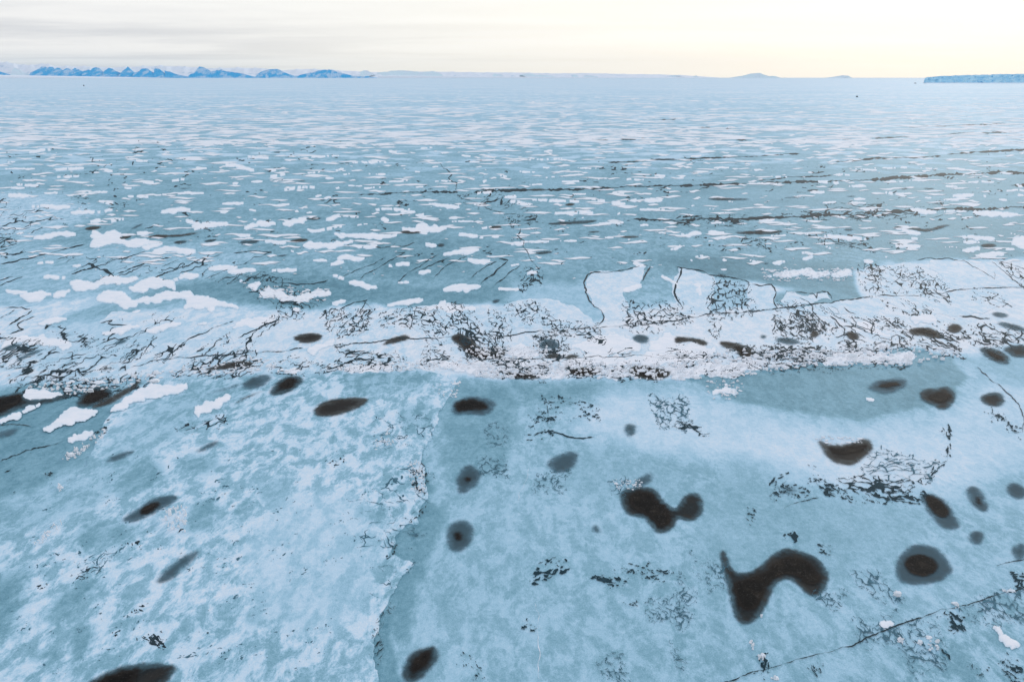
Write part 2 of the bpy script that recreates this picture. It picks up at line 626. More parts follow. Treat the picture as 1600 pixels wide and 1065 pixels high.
# regions of the sheet: panel, outline, tone (0 open dark .. 1 snow), softness px, mottle
REGIONS = [
    # pale left plain
    ('O', '-200 290 60 300 170 330 120 350 40 372 -200 380', .66, 14, .2),
    ('O', '-200 395 140 385 330 380 420 395 330 440 240 450 120 470 -200 480', .57, 12, .12),
    ('O', '180 475 260 445 420 430 560 440 640 455 640 470 520 485 440 482 300 470', .35, 9, .08),
    ('O', '-200 490 130 470 250 475 420 485 560 480 700 470 760 500 720 585 560 582 300 585 60 600 -200 615', .79, 8, .18),
    ('O', '60 505 180 470 260 462 300 475 210 490 120 515', .47, 8, .1),
    # mid blue plates
    ('O', '540 325 700 332 840 345 860 420 760 440 600 436 560 380', .37, 12, .08),
    ('O', '700 335 860 345 920 400 900 440 830 450 700 400', .43, 9, .08),
    ('O', '600 445 770 440 900 430 900 500 780 480 700 490 600 475', .36, 8, .07),
    ('O', '1010 400 1200 400 1360 415 1340 470 1180 455 1070 425', .35, 8, .06),
    ('O', '1320 350 1600 340 1800 380 1800 410 1540 408 1400 412', .40, 10, .06),
    ('O', '1700 240 1100 280 900 300 1000 330 1500 310 1800 300', .43, 12, .05),
    # shattered band
    ('O', '700 590 640 570 620 500 760 470 910 505 1060 470 1170 440 1350 480 1330 420 1470 408 1800 405 1800 560 1600 540 1440 560 1230 575 1080 592 850 590', .86, 6, .12),
    ('O', '1060 425 1165 440 1170 480 1100 490 1060 470', .64, 4, .06),
    ('O', '800 440 920 440 940 500 870 500 790 470', .58, 10, .08),
    ('O', '1180 462 1280 450 1330 465 1300 480 1240 485', .42, 4, .06),
    # dark water-stained sheet left of the rough floe
    ('O', '-250 620 40 605 120 600 175 625 160 680 120 730 60 760 -250 850', .36, 10, .06),
    ('O', '40 520 120 500 230 500 300 520 200 560 60 580', .70, 10, .1),
    # near right sheet
    ('O', '700 596 1100 600 1240 640 1700 640 1800 1100 560 1200 600 1000 640 860 690 700', .545, 14, .13),
    ('O', '690 600 800 596 810 660 780 740 700 760 690 680', .41, 14, .07),
    ('O', '800 596 900 598 1040 600 1060 622 900 625 820 630', .42, 10, .07),
    ('O', '950 605 1060 615 1180 645 1320 675 1450 655 1540 600 1620 580 1700 640 1600 720 1450 770 1300 770 1150 720 1000 700 900 670', .76, 28, .07),
    ('O', '1060 590 1110 582 1230 574 1330 560 1420 545 1490 555 1510 590 1480 622 1420 640 1350 653 1300 652 1220 640 1130 620', .375, 4, .07),
    ('O', '1500 560 1600 548 1700 560 1700 640 1560 590', .52, 14, .05),
    ('O', '1150 720 1300 760 1450 790 1400 880 1100 900 1080 780', .51, 30, .06),
    ('O', '900 700 1060 720 1060 780 960 790 880 760', .52, 18, .06),
    ('O', '1440 990 1560 930 1700 900 1700 1100 1380 1100', .52, 30, .2),
    # refrozen strip along the rough floe, its shade painted into the dark tone
    ('O', '660 700 676 760 672 800 650 850 648 900 622 960 612 1010 640 1120 560 1120 575 960 600 860 620 800 640 740', .345, 5, .05),
    ('O', '655 770 690 790 680 840 660 900 640 960 640 1000 620 1000 600 900 630 820', .40, 8, .05),
]
ground()

# ------------------------------------------------------------------ distant land
def land_material(name, kind):
    m, nt = new_mat(name)
    geo = nt.nodes.new('ShaderNodeNewGeometry')
    pos = geo.outputs['Position']
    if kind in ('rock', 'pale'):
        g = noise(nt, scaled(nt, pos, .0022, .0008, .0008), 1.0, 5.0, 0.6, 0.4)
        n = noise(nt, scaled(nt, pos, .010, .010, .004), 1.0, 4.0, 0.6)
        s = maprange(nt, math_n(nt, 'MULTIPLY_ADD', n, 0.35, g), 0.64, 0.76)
        b = mixc(nt, n, (0.0, 0.34, 0.66), (0.01, 0.44, 0.80))  # blue of the distant air painted into the rock colour
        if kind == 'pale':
            b = mixc(nt, n, (0.62, 0.80, 0.85), (0.74, 0.84, 0.87))  # far hills: haze painted in as a paler rock colour
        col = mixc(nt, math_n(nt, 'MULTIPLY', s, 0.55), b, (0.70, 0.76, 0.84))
        finish(nt, col, 0.9, spec=0.1)
    else:
        n = noise(nt, scaled(nt, pos, .0006, .0006, .004), 1.0, 6.0, 0.6, 0.6)
        n2 = noise(nt, scaled(nt, pos, .0016, .0005, .003), 1.0, 5.0, 0.65, 0.8)
        s = maprange(nt, math_n(nt, 'MULTIPLY_ADD', n2, 0.5, math_n(nt, 'MULTIPLY', n, .5)), 0.54, 0.62)
        col = mixc(nt, math_n(nt, 'MULTIPLY', s, 0.50 if kind == 'snow' else 0.0), (0.82, 0.85, 0.90), (0.20, 0.42, 0.60))
        finish(nt, col, 0.9, spec=0.1)
    return m


M_ROCK_AIR_BLUE = land_material('mountain_rock_air_blue', 'rock')
M_ROCK_HAZE_PALE = land_material('mountain_rock_haze_pale', 'pale')
M_LAND_SNOW = land_material('mountain_snow', 'snow')
M_SHELF = land_material('ice_shelf_snow', 'shelf')


def rock_spur(outline, Y, seed):
    """a bare rock spur: the outline seen from the ice becomes its front slope, leaning back, with a back slope behind"""
    rng = random.Random(seed)
    base = max(p[1] for p in outline)
    outline = [(x, 124.5 if y > base - 1.3 else y) for x, y in outline]
    base = 122.0
    cx_ = sum(p[0] for p in outline) / len(outline)
    outline = [(cx_ + (x - cx_) * .86, y - .7) if y < 112 else (x, y) for x, y in outline]
    out = roughen(outline, rng, 1.6, 0.05, 1.0)
    p3 = []
    yy = [q[1] for q in out]; xx = [q[0] for q in out]
    inner = []
    gx = np.arange(min(xx), max(xx), 1.5)
    gy = np.arange(min(yy), max(yy), 1.5)
    allp = [Vector(q) for q in out]
    nb = len(allp)
    for x in gx:
        for y in gy:
            if sdf_poly(np.array([x]), np.array([y]), outline)[0] < -0.7:
                allp.append(Vector((x + rng.uniform(-.4, .4), y + rng.uniform(-.4, .4))))
    edges = [(i, (i + 1) % nb) for i in range(nb)]
    vs, _e, fs, ov, _oe, _of = delaunay_2d_cdt(allp, edges, [], 1, 1e-4)
    verts, faces = [], []
    for v in vs:
        h = max(0.0, base - v.y)
        yw = Y + h * 170.0 + (rng.uniform(-70, 70) if h > 1 else 0)
        x, y, z = P_at(v.x, v.y, yw)
        verts.append((x, y, max(z, -3.0)))
    n = len(verts)
    for f in fs:
        q = [verts[i] for i in f]
        nx = (q[1][0] - q[0][0]) * (q[2][2] - q[0][2]) - (q[2][0] - q[0][0]) * (q[1][2] - q[0][2])
        faces.append(tuple(f) if nx > 0 else tuple(reversed(f)))
    # back slope
    back = []
    for x, y in out:
        h = max(0.0, base - y)
        X, Yw, Z = P_at(x, y, Y + h * 170.0)
        back.append((X, Yw, max(Z, -3.0)))
    o0 = len(verts)
    verts += back
    for X, Yw, Z in back:
        verts.append((X, Y + 3400.0 + Z * 0.6, -3.0))
    for i in range(nb):
        j = (i + 1) % nb
        faces.append((o0 + i, o0 + j, o0 + nb + j, o0 + nb + i))
    o = link_mesh('mountain', verts, faces, M_ROCK_AIR_BLUE if outline[0][0] < 555 and outline[0][0] != 14 else M_ROCK_HAZE_PALE)
    tag(o, kind='structure')
    return o


def snow_range(sky, Y, depth, seed, name='mountain', mat=None):
    """a snow slope whose crest follows the skyline (photo pixels)"""
    rng = random.Random(seed)
    xs = np.arange(sky[0][0], sky[-1][0] + .1, 3.0)
    crest = np.interp(xs, [p[0] for p in sky], [p[1] for p in sky])
    nv = 14
    verts = []
    ph = [rng.uniform(0, 6.28) for _ in range(6)]
    for j in range(nv):
        v = j / (nv - 1)
        s = math.sin(min(1, v / 0.7) * math.pi / 2) ** 1.2 if v < 0.7 else math.cos((v - 0.7) / 0.3 * math.pi / 2)
        for i, x in enumerate(xs):
            yw = Y + depth * v
            X, yw, Z = P_at(x, crest[i], Y + depth * 0.7)
            X = X * yw_ratio(Y, depth, v)
            bump = 1 + 0.16 * (math.sin(x * .21 + v * 5 + ph[0]) + math.sin(x * .47 - v * 7 + ph[1]) * .6) * math.sin(math.pi * min(1, v / .7)) if v < .7 else 1
            verts.append((X, Y + depth * v, max(0.0, Z) * s * bump - (2.0 if v in (0, 1) else 0)))
    n = len(xs)
    faces = [(j * n + i, j * n + i + 1, (j + 1) * n + i + 1, (j + 1) * n + i) for j in range(nv - 1) for i in range(n - 1)]
    o = link_mesh(name, verts, faces, mat or M_LAND_SNOW, smooth=True)
    tag(o, kind='structure')
    return o


def yw_ratio(Y, depth, v):
    return (Y + depth * v) / (Y + depth * 0.7)


LAND_Y = 52000.0
SPURS = [
    '-60 116.6 -30 108 0 112 5 114.2 10 116 10 117.5 -60 117.5', '14 117.5 18 110.5 23 106.3 30 109 35 115 36 117.5',
    '40 118.5 47 114 52 112 57 107.5 60 105.5 67 105 72 107 76 105.2 82 106 84 109 88 107 94 107.5 97 110 101 110.3 105 108 110 107.5 113 111 116 110 121 107 126 109 128 112 131 118.5',
    '126 119 128 112.5 137 109.5 141 111 146 107 150 106 156 107 158 111 160 119.5', '158 120 160 114 169 107 176 108 180 111.5 183 112 178 119.6 170 120',
    '181 120.4 188 114 195 109 200.5 104.8 204 110 207.5 115 203 120.4', '203.5 120.4 208 116 213 113 221 108.5 231 107.5 236 112 239 120.4',
    '238 120.4 239.3 109 242 106.6 250 109 254 114 257 120.4', '257 120.4 255 111 265 112 278 117 290 120.4',
    '290 120.4 296 117 305 112 311 104.8 318 106 323 108 331 112 326 120.4',
    '322 120.4 330 112 344 109.5 354 112 366 113.5 385 117.5 388 120.4', '393 121 405 114 412 111 420 109.5 429 108.8 436 109 445 113.5 455 117.5 461 121',
    '450 121 470 117 490 113 505 109.8 520 110.5 535 115 550 119 575 119.2 604 121.3', '560 118 563 112.5 568 110.8 575 111 584 116.5',
    '586 118.5 590 113.4 600 112.2 615 111.4 640 111.6 655 113.5 665 112 682 111.6 690 116 696 118.6',
    '764 119.6 773 115 785 117.5 791 119.6', '812 117.5 822 115.5 840 117.6 858 118.4 868 120 876 122', '893 121 897 116.2 902 118 906 121',
    '908 121.4 914 118.4 925 118.6 933 119.4 939 121.8', '1040 122.2 1046 119 1053 117.6 1065 117 1060 119.8 1050 122.2', '1086 122 1088 118 1095 122',
    '1148 122.3 1155 119.2 1165 117.6 1195 117.2 1212 119.2 1224 122.3', '1306 122 1315 118 1325 118.4 1335 122']
for i, s in enumerate(SPURS):
    x = float(s.split()[0])
    yy = LAND_Y + max(0, min(1, (x - 440) / 160)) * 7000 + max(0, min(1, (x - 850) / 150)) * 5000 + (i % 3) * 130
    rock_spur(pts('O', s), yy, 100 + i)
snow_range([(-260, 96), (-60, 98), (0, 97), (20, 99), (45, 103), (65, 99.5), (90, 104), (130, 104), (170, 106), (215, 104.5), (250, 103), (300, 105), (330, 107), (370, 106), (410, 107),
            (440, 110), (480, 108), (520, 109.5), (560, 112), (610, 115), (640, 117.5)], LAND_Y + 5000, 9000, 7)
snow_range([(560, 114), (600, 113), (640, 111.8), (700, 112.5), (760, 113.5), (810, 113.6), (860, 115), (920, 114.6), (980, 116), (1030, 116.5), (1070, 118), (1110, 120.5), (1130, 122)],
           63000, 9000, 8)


def ice_shelf(x0, x1, y0, y1, Y, h):
    """low white ice shelf along the shore"""
    xs = np.linspace(x0, x1, 40)
    verts, faces = [], []
    for i, x in enumerate(xs):
        k = i / 39
        yw = Y * (y0 * (1 - k) + y1 * k)
        X = P_at(x, HORIZON, yw)[0]
        hh = h * (1 - k) + 4
        verts += [(X, yw, -1), (X, yw + 40, hh), (X, yw + 5000, hh * 1.4), (X, yw + 5050, -1)]
    for i in range(39):
        for j in range(3):
            a = i * 4 + j
            faces.append((a, a + 4, a + 5, a + 1))
    o = link_mesh('ice_shelf', verts, faces, M_SHELF)
    tag(o, kind='structure')


ice_shelf(-200, 205, 1.0, 1.0, 40000, 165)
ice_shelf(590, 1050, 1.0, 1.0, 48000, 110)


# ------------------------------------------------------------------ tabular iceberg
def iceberg():
    m, nt = new_mat('iceberg_cliff_ice')
    pos = nt.nodes.new('ShaderNodeNewGeometry').outputs['Position']
    n1 = noise(nt, scaled(nt, pos, .02, .02, .035), 1.0, 6.0, 0.6, 0.4)
    n2 = noise(nt, scaled(nt, pos, .035, .035, .05), 1.0, 5.0, 0.6)
    col = mixc(nt, maprange(nt, n1, 0.35, 0.62), (0.36, 0.67, 0.86), (0.52, 0.78, 0.90))
    col = mixc(nt, maprange(nt, n2, 0.60, 0.70), col, (0.08, 0.36, 0.64))
    finish(nt, col, 0.6, n1, 0.6, 4.0, 0.3)
    rng = random.Random(5)
    Y0 = P(1450, 130.3)[1]
    root = bpy.data.objects.new('iceberg', None)
    COL.objects.link(root)
    edge = []
    xs = np.linspace(1443, 2050, 150)
    k = 0
    for i, x in enumerate(xs):
        yw = Y0 + 12 * math.sin(i * .21) + 6 * math.sin(i * .63 + 1) + rng.gauss(0, 3)
        if rng.random() < .12:
            yw += 9
        edge.append((P_at(x, 130, yw)[0], yw, x))
    root.location = (edge[0][0] + 200, Y0 + 200, 0)
    topy = lambda x: np.interp(x, [1443, 1446, 1452, 1460, 1480, 1500, 1520, 1560, 1600, 1700, 2050], [122.5, 121.2, 120.7, 120.0, 118.7, 118.0, 117.3, 116.4, 115.7, 115, 116])
    verts, faces = [], []
    nz = 9
    top = []
    for i, (X, yw, x) in enumerate(edge):
        zt = P_at(x, float(topy(x)), yw)[2] + rng.gauss(0, 1.2)
        for j in range(nz):
            v = j / (nz - 1)
            back = 10 * v + (rng.gauss(0, 3.5) if 0 < j < nz - 1 else 0)
            if i == 0:
                back += 0
            lean = 9.0 * v * max(0, 1 - i / 3.0)
            verts.append((X + lean, yw + back, -2 + (zt + 2) * v))
        top.append(verts[-1])
    n = len(edge)
    for i in range(n - 1):
        for j in range(nz - 1):
            a = i * nz + j
            faces.append((a, a + nz, a + nz + 1, a + 1))
    # far end and back wall
    b0 = len(verts)
    kb = (Y0 + 900) / Y0
    ends = [(edge[0][0] * kb + 60, Y0 + 900), (edge[-1][0] * kb + 60, Y0 + 900)]
    tz0, tz1 = top[0][2], top[-1][2]
    verts += [(ends[0][0], ends[0][1], -2), (ends[0][0], ends[0][1], tz0), (ends[1][0], ends[1][1], -2), (ends[1][0], ends[1][1], tz1)]
    faces += [(b0, 0, nz - 1, b0 + 1), (b0 + 2, b0, b0 + 1, b0 + 3), ((n - 1) * nz, b0 + 2, b0 + 3, n * nz - 1)]
    link_mesh('ice_cliff', verts, faces, m, root, origin=tuple(root.location))
    # snow cap
    tv = [(x, y + 0.2, z) for x, y, z in top] + [(x, y + .4, z + 1.3) for x, y, z in top]
    fr = []
    for i, (x, y, z) in enumerate(top):
        k = i / (n - 1)
        fr.append((ends[0][0] * (1 - k) + ends[1][0] * k, Y0 + 899, tz0 * (1 - k) + tz1 * k + 1.3))
    tv += fr
    tf = [(i, i + 1, n + i + 1, n + i) for i in range(n - 1)] + [(n + i, n + i + 1, 2 * n + i + 1, 2 * n + i) for i in range(n - 1)]
    link_mesh('snow_cap', tv, tf, M_SHELF, root, origin=tuple(root.location))
    # snow apron at the waterline
    av, af = [], []
    for i, (X, yw, x) in enumerate(edge):
        wd = 55 + 25 * math.sin(i * .3) + rng.uniform(-12, 12)
        av += [(X - 8, yw - wd, 0.02), (X - 4, yw - 14, 2.0), (X, yw + 4, 4.5)]
    for i in range(n - 1):
        for j in range(2):
            a = i * 3 + j
            af.append((a, a + 3, a + 4, a + 1))
    link_mesh('snow_apron', av, af, M_SHELF, root, origin=tuple(root.location))
    tag(root, 'large flat topped blue iceberg standing on the horizon', 'iceberg')


iceberg()


# ------------------------------------------------------------------ where things are, in words
MARKS = [   # photo pixel, words
    ((1520, 122), 'the iceberg'), ((250, 120), 'the blue mountains'), ((1300, 286), 'the long farther dark lead'), ((1250, 340), 'the long nearer dark lead'),
    ((640, 301), 'the start of the farther lead'), ((705, 270), 'the crooked far crack'), ((830, 385), 'the crooked middle crack'),
    ((330, 465), 'the arched snow patch'), ((920, 440), 'the wide bent crack'), ((1330, 705), 'the basin shaped hole'), ((1210, 900), 'the boomerang shaped hole'),
    ((1440, 882), 'the ringed round hole'), ((740, 633), 'the hole below the ridge'), ((30, 628), 'the black slush pool'), ((1270, 428), 'the rough white drift'),
    ((1040, 795), 'the double lobed hole'), ((719, 838), 'the reddish centred hole'), ((235, 795), 'the lens shaped hole'), ((215, 1050), 'the hole cut by the photo bottom'),
    ((160, 370), 'the branching snow patch'), ((1400, 603), 'the oval hole in the stained ice'), ((640, 590), 'the rubble ridge'), ((1440, 520), 'the brown stained hole'),
    ((100, 330), 'the pale streaky plain'), ((1010, 345), 'the start of the nearer lead'), ((1480, 420), 'the cracked white plates'), ((60, 440), 'the slanting cracks'),
    ((560, 450), 'the ladder of short cracks'), ((1180, 500), 'the tangled cracks'), ((360, 700), 'the mottled floe'), ((1230, 420), 'the stippled drift'),
    ((450, 250), 'the open blue plain'), ((880, 220), 'the hazy middle plain'), ((1350, 200), 'the far right plain'), ((100, 220), 'the far left plain'),
]
MARKS = [m for m in MARKS if m[1] != 'the stippled drift']
ORD = ['', 'second ', 'third ', 'fourth ', 'fifth ', 'sixth ', 'seventh ', 'eighth ', 'ninth ', 'tenth ', 'eleventh ', 'twelfth ', 'thirteenth ', 'fourteenth ', 'fifteenth ']
PENDING = []


def ask_label(o, what, px, py):
    PENDING.append((o, what, px, py))


def settle_labels():
    """one label each: kind, then side of and order from the nearest landmark"""
    groups = {}
    for o, what, px, py in PENDING:
        best = min(MARKS, key=lambda m: math.hypot((m[0][0] - px) * .7, (m[0][1] - py) * (2.0 if py < 460 else 1.2)))
        ddx, ddy = px - best[0][0], (py - best[0][1]) * (3.0 if py < 460 else 1.0)
        if abs(ddx) > abs(ddy):
            side = 'right of' if ddx > 0 else 'left of'
        else:
            side = 'in front of' if ddy > 0 else 'beyond'
        groups.setdefault((what, side, best[1]), []).append((math.hypot(ddx, ddy), o))
    for (what, side, mk), lst in groups.items():
        lst.sort(key=lambda t: t[0])
        for i, (_d, o) in enumerate(lst):
            o['label'] = '%s%s %s %s' % (ORD[i] if i < len(ORD) else 'outermost ', what, side, mk)


# ------------------------------------------------------------------ floes
def cdt_patch(outline, spacing, sy, rng):
    """triangulated patch in photo pixels: outline + interior points"""
    allp = [Vector(q) for q in outline]
    nb = len(allp)
    q = np.array(outline)
    gx = np.arange(q[:, 0].min(), q[:, 0].max(), spacing)
    gy = np.arange(q[:, 1].min(), q[:, 1].max(), spacing * sy)
    GX, GY = np.meshgrid(gx, gy)
    GX = GX + np.array([[rng.uniform(-.25, .25) * spacing for _ in gx] for _ in gy])
    d = sdf_poly(GX, GY, outline)
    for x, y in zip(GX[d < -spacing * .45], GY[d < -spacing * .45]):
        allp.append(Vector((x, y)))
    vs, _e, fs, *_ = delaunay_2d_cdt(allp, [(i, (i + 1) % nb) for i in range(nb)], [], 1, 1e-4)
    return vs, fs


def up_faces(verts, fs):
    out = []
    for f in fs:
        a, b, c = (verts[i] for i in f[:3])
        nz = (b[0] - a[0]) * (c[1] - a[1]) - (b[1] - a[1]) * (c[0] - a[0])
        out.append(tuple(f) if nz > 0 else tuple(reversed(f)))
    return out


def edge_skirt(verts, faces, z0):
    """drop the open boundary of a patch down to z0"""
    cnt = {}
    for f in faces:
        for i in range(len(f)):
            a, b = f[i], f[(i + 1) % len(f)]
            cnt[(a, b)] = 1
    bd = [(a, b) for (a, b) in cnt if (b, a) not in cnt]
    mp = {}
    for a, b in bd:
        for v in (a, b):
            if v not in mp:
                mp[v] = len(verts)
                verts.append((verts[v][0], verts[v][1], z0))
    for a, b in bd:
        faces.append((b, a, mp[a], mp[b]))


FLOE_REGIONS = [
    ('G', '460 140 500 60 640 30 740 60 760 110 700 180 560 220 440 150', .43, 12, .10), ('G', '820 60 900 20 1000 30 1020 80 940 110 830 100', .44, 10, .1),
    ('D', '560 640 680 590 860 580 930 600 860 650 700 670 640 690', .42, 7, .1), ('G', '200 780 300 640 420 600 500 590 420 660 320 760 260 810', .42, 9, .08),
    ('G', '340 420 380 330 560 320 660 360 560 440 420 460', .44, 14, .1), ('G', '840 380 880 250 980 220 1000 290 960 370', .43, 9, .1), ('G', '1230 560 1240 495 1310 490 1325 560', .43, 4, .06),
    ('G', '1190 180 1290 120 1350 150 1320 230 1210 240', .46, 9, .1), ('G', '1380 620 1500 540 1570 620 1540 700 1440 700', .47, 12, .1), ('G', '0 300 60 310 120 340 40 400 0 390', .40, 6, .06),
    ('G', '0 560 140 540 100 680 60 860 -200 900 -200 560', .42, 18, .1), ('G', '340 860 400 790 440 850 380 960 330 990', .42, 9, .08), ('G', '130 930 260 920 270 960 140 970', .43, 7, .08),
    ('H', '20 280 100 260 200 290 180 330 60 320', .45, 7, .08), ('H', '80 410 160 400 200 440 120 470', .46, 6, .08), ('G', '1140 740 1220 750 1220 800 1140 800', .46, 8, .06),
    ('D', '260 770 350 740 430 760 400 820 280 820', .43, 7, .1), ('G', '1070 290 1170 200 1170 230 1100 300', .42, 4, .06), ('E', '0 370 150 350 300 350 420 360 380 450 250 470 60 480', .49, 9, .18),
    ('E', '270 520 420 500 420 620 300 640', .48, 8, .18), ('O', '20 780 110 745 160 700 200 650 300 600 420 590 250 700 140 800 -100 880 -100 800', .52, 16, .16),
    ('O', '440 770 560 780 600 860 570 960 500 1000 400 960 380 860', .66, 20, .14)]


def rough_floe():
    rng = random.Random(77)
    o1 = pts('O', '716 588 712 598 700 622 690 640 684 662 668 690 657 722 664 752 668 780 655 800 654 818 638 818 622 834 618 848 611 862 622 870 640 876 646 884 628 900 618 920 606 944 592 982 583 1030 592 1080 596 1140 -260 1140 -260 900 0 806 50 780 100 762 122 742 140 712 150 690 162 662 180 640 230 612 300 592 400 584 470 588 520 580 600 584 640 578')
    o1 = roughen(o1, rng, 4.0, 0.10, 0.7)
    vs, fs = cdt_patch(o1, 6.0, 1.0, rng)
    X = np.array([v.x for v in vs]); Y = np.array([v.y for v in vs])
    tone = np.full(X.shape, .635); mott = np.full(X.shape, .32)
    for pn, s, val, soft, m in FLOE_REGIONS:
        d = sdf_poly(X, Y, pts(pn, s))
        k = np.clip(.5 - d / (2 * soft), 0, 1)
        k = k * k * (3 - 2 * k)
        tone = tone * (1 - k) + val * k
        mott = mott * (1 - k) + m * k
    d = -sdf_poly(X, Y, o1)
    # left and upper side thin out into the sheet
    verts = []
    for x, y, dd in zip(X, Y, d):
        p = P(x, y, 0)
        verts.append((p[0], p[1], 0.07 + 0.03 * min(1, dd / 30)))
    fs = up_faces(verts, fs)
    t, mm = list(tone), list(mott)
    n0 = len(verts)
    edge_skirt(verts, fs, 0.0)
    t += [.55] * (len(verts) - n0); mm += [.1] * (len(verts) - n0)
    c = P(330, 820)
    o = link_mesh('ice_floe', verts, fs, M_ICE, attrs={'tone': t, 'mottle': mm, 'far': [0] * len(t)}, origin=(c[0], c[1], 0))
    tag(o, 'large mottled pale blue ice floe with a ragged edge, filling the near left corner', 'ice floe')


rough_floe()

PLATES = [   # outline, tone material, label
    ('B', '1290 606 1420 578 1400 640 1360 690 1310 700 1340 770 1320 830 1225 830 1215 790 1170 760 1140 700 1140 650 1165 615', 'pale ice plate right of the wide bent crack'),
    ('C', '0 586 70 597 150 622 175 650 165 700 150 780 135 800 20 800 0 780 -30 700 -25 650 5 610', 'pale ice plate with a small white spot in front of the long blue channel'),
    ('C', '325 668 430 668 450 700 440 740 455 775 340 785 320 730', 'smooth square ice plate between two tangles of cracks'),
    ('C', '500 700 640 705 690 700 710 735 620 752 500 772 470 740', 'low ice plate with a notched edge below the blue channel'),
    ('C', '860 590 920 582 1160 592 1220 640 1280 690 1050 714 920 715 860 680 850 640', 'white ice plate shattered by curling cracks'),
    ('C', '1165 550 1310 550 1450 550 1530 580 1598 640 1700 660 1700 690 1598 672 1400 678 1290 688 1230 640 1160 590', 'large white ice plate touching the photo right edge'),
    ('C', '470 780 620 760 750 738 900 722 960 760 900 830 820 815 730 800 600 790', 'long pale ice plate in front of the dashed crack'),
    ('C', '960 725 1280 695 1500 685 1560 760 1400 800 1200 800 1050 790', 'wide pale ice plate in front of the shattered plate'),
    ('B', '640 830 800 745 980 730 1120 790 1180 850 1000 870 780 875 690 860', 'pale blue ice plate in the middle of the shattered band'),
    ('B', '340 770 440 757 520 752 600 758 650 790 640 850 560 930 350 930 335 850', 'white ice plate left of the large brown hole'),
    ('A', '460 840 520 790 700 800 880 805 820 860 700 870 560 850', 'blue grey ice plate below the arched snow patch'),
    ('A', '1060 895 1100 860 1290 830 1500 790 1520 830 1500 900 1380 930 1180 975 1090 950', 'pale ice plate below the triangular snow patch'),
    ('A', '650 1010 690 945 850 935 1060 850 1075 880 900 960 800 1000', 'slanting pale ice plate among dark cracks'),
]


def plates():
    rng = random.Random(31)
    for pn, s, lab in PLATES:
        o = slab('ice_plate', roughen(pts(pn, s), rng, 3.0, .10, .7), 0.0, 0.035 + rng.uniform(0, .012), M_FLOE, lab, 'ice plate', 'ice plates of the shattered band')
        o.location.z += 0.0


plates()


# ------------------------------------------------------------------ dark soaked holes
def soak_mesh(name, outline, mat, z, soft, deep, parent=None, spacing=3.0):
    """feathered sheet of soaked ice with a slightly sunken middle"""
    rng = random.Random(int(outline[0][0] * 7 + outline[0][1]))
    yk = 1.6
    outline = smooth_poly(roughen(outline, rng, 5.0, .08, .8), 1)
    if name != 'dark_core':
        deep *= 1.45
    q = np.array(outline)
    c = q.mean(0)
    big = []
    n = len(outline)
    # push the outline outwards by the soft margin
    s = 1 if area2(outline) > 0 else -1
    for i in range(n):
        a, b, d = q[i - 1], q[i], q[(i + 1) % n]
        t = d - a
        L = max(1e-6, math.hypot(*t))
        nx, ny = s * t[1] / L, -s * t[0] / L
        big.append((b[0] + nx * soft, b[1] + ny * soft / yk))
    sp = min(spacing, max(1.2, (q[:, 0].max() - q[:, 0].min()) / 10))
    vs, fs = cdt_patch(big, sp, .6, rng)
    X = np.array([v.x for v in vs]); Y = np.array([v.y for v in vs])
    d = sdf_poly(X, Y * yk, [(x, y * yk) for x, y in outline])
    k = np.clip((soft * .8 - d) / (soft * .8 + deep), 0, 1)
    db = sdf_poly(X, Y * yk, [(x, y * yk) for x, y in big])
    k *= np.clip(-db / (soft * .5), 0, 1)
    verts = []
    for x, y, kk in zip(X, Y, k):
        p = P(x, y, 0)
        verts.append((p[0], p[1], z + 0.012 * math.sin(math.pi * min(1, kk * 1.2)) - 0.004 * kk))
    fs = up_faces(verts, fs)
    cw = P(c[0], c[1], 0)
    if parent is None:
        return link_mesh(name, verts, fs, mat, attrs={'soak': k}, smooth=True, origin=(cw[0], cw[1], z))
    o = link_mesh(name, verts, fs, mat, attrs={'soak': k}, smooth=True, origin=tuple(parent.location))
    o.parent = parent
    o.location = (0, 0, 0)
    return o


HG = 'dark holes in the sea ice'


def hole(outline, mat=None, label=None, core=None, z=0.05, soft=9.0, deep=12.0, what='dark hole', smoothing=2):
    if core is None:
        o = soak_mesh('ice_hole', smooth_poly(outline, smoothing), mat or M_HOLE, z, soft, deep)
    else:
        cc = np.array(outline).mean(0)
        o = bpy.data.objects.new('ice_hole', None)
        COL.objects.link(o)
        o.location = P(cc[0], cc[1])[:2] + (z,)
        soak_mesh('soaked_rim', smooth_poly(outline, smoothing), mat or M_HOLE, z, soft, deep, parent=o)
        soak_mesh('dark_core', smooth_poly(core, smoothing), M_CORE, z + 0.03, soft * .9, deep * 1.1, parent=o)
    tag(o, label, 'ice hole', HG)
    q = np.array(outline).mean(0)
    if label is None:
        ask_label(o, what, q[0], q[1])
    return o


er = random.Random(3)
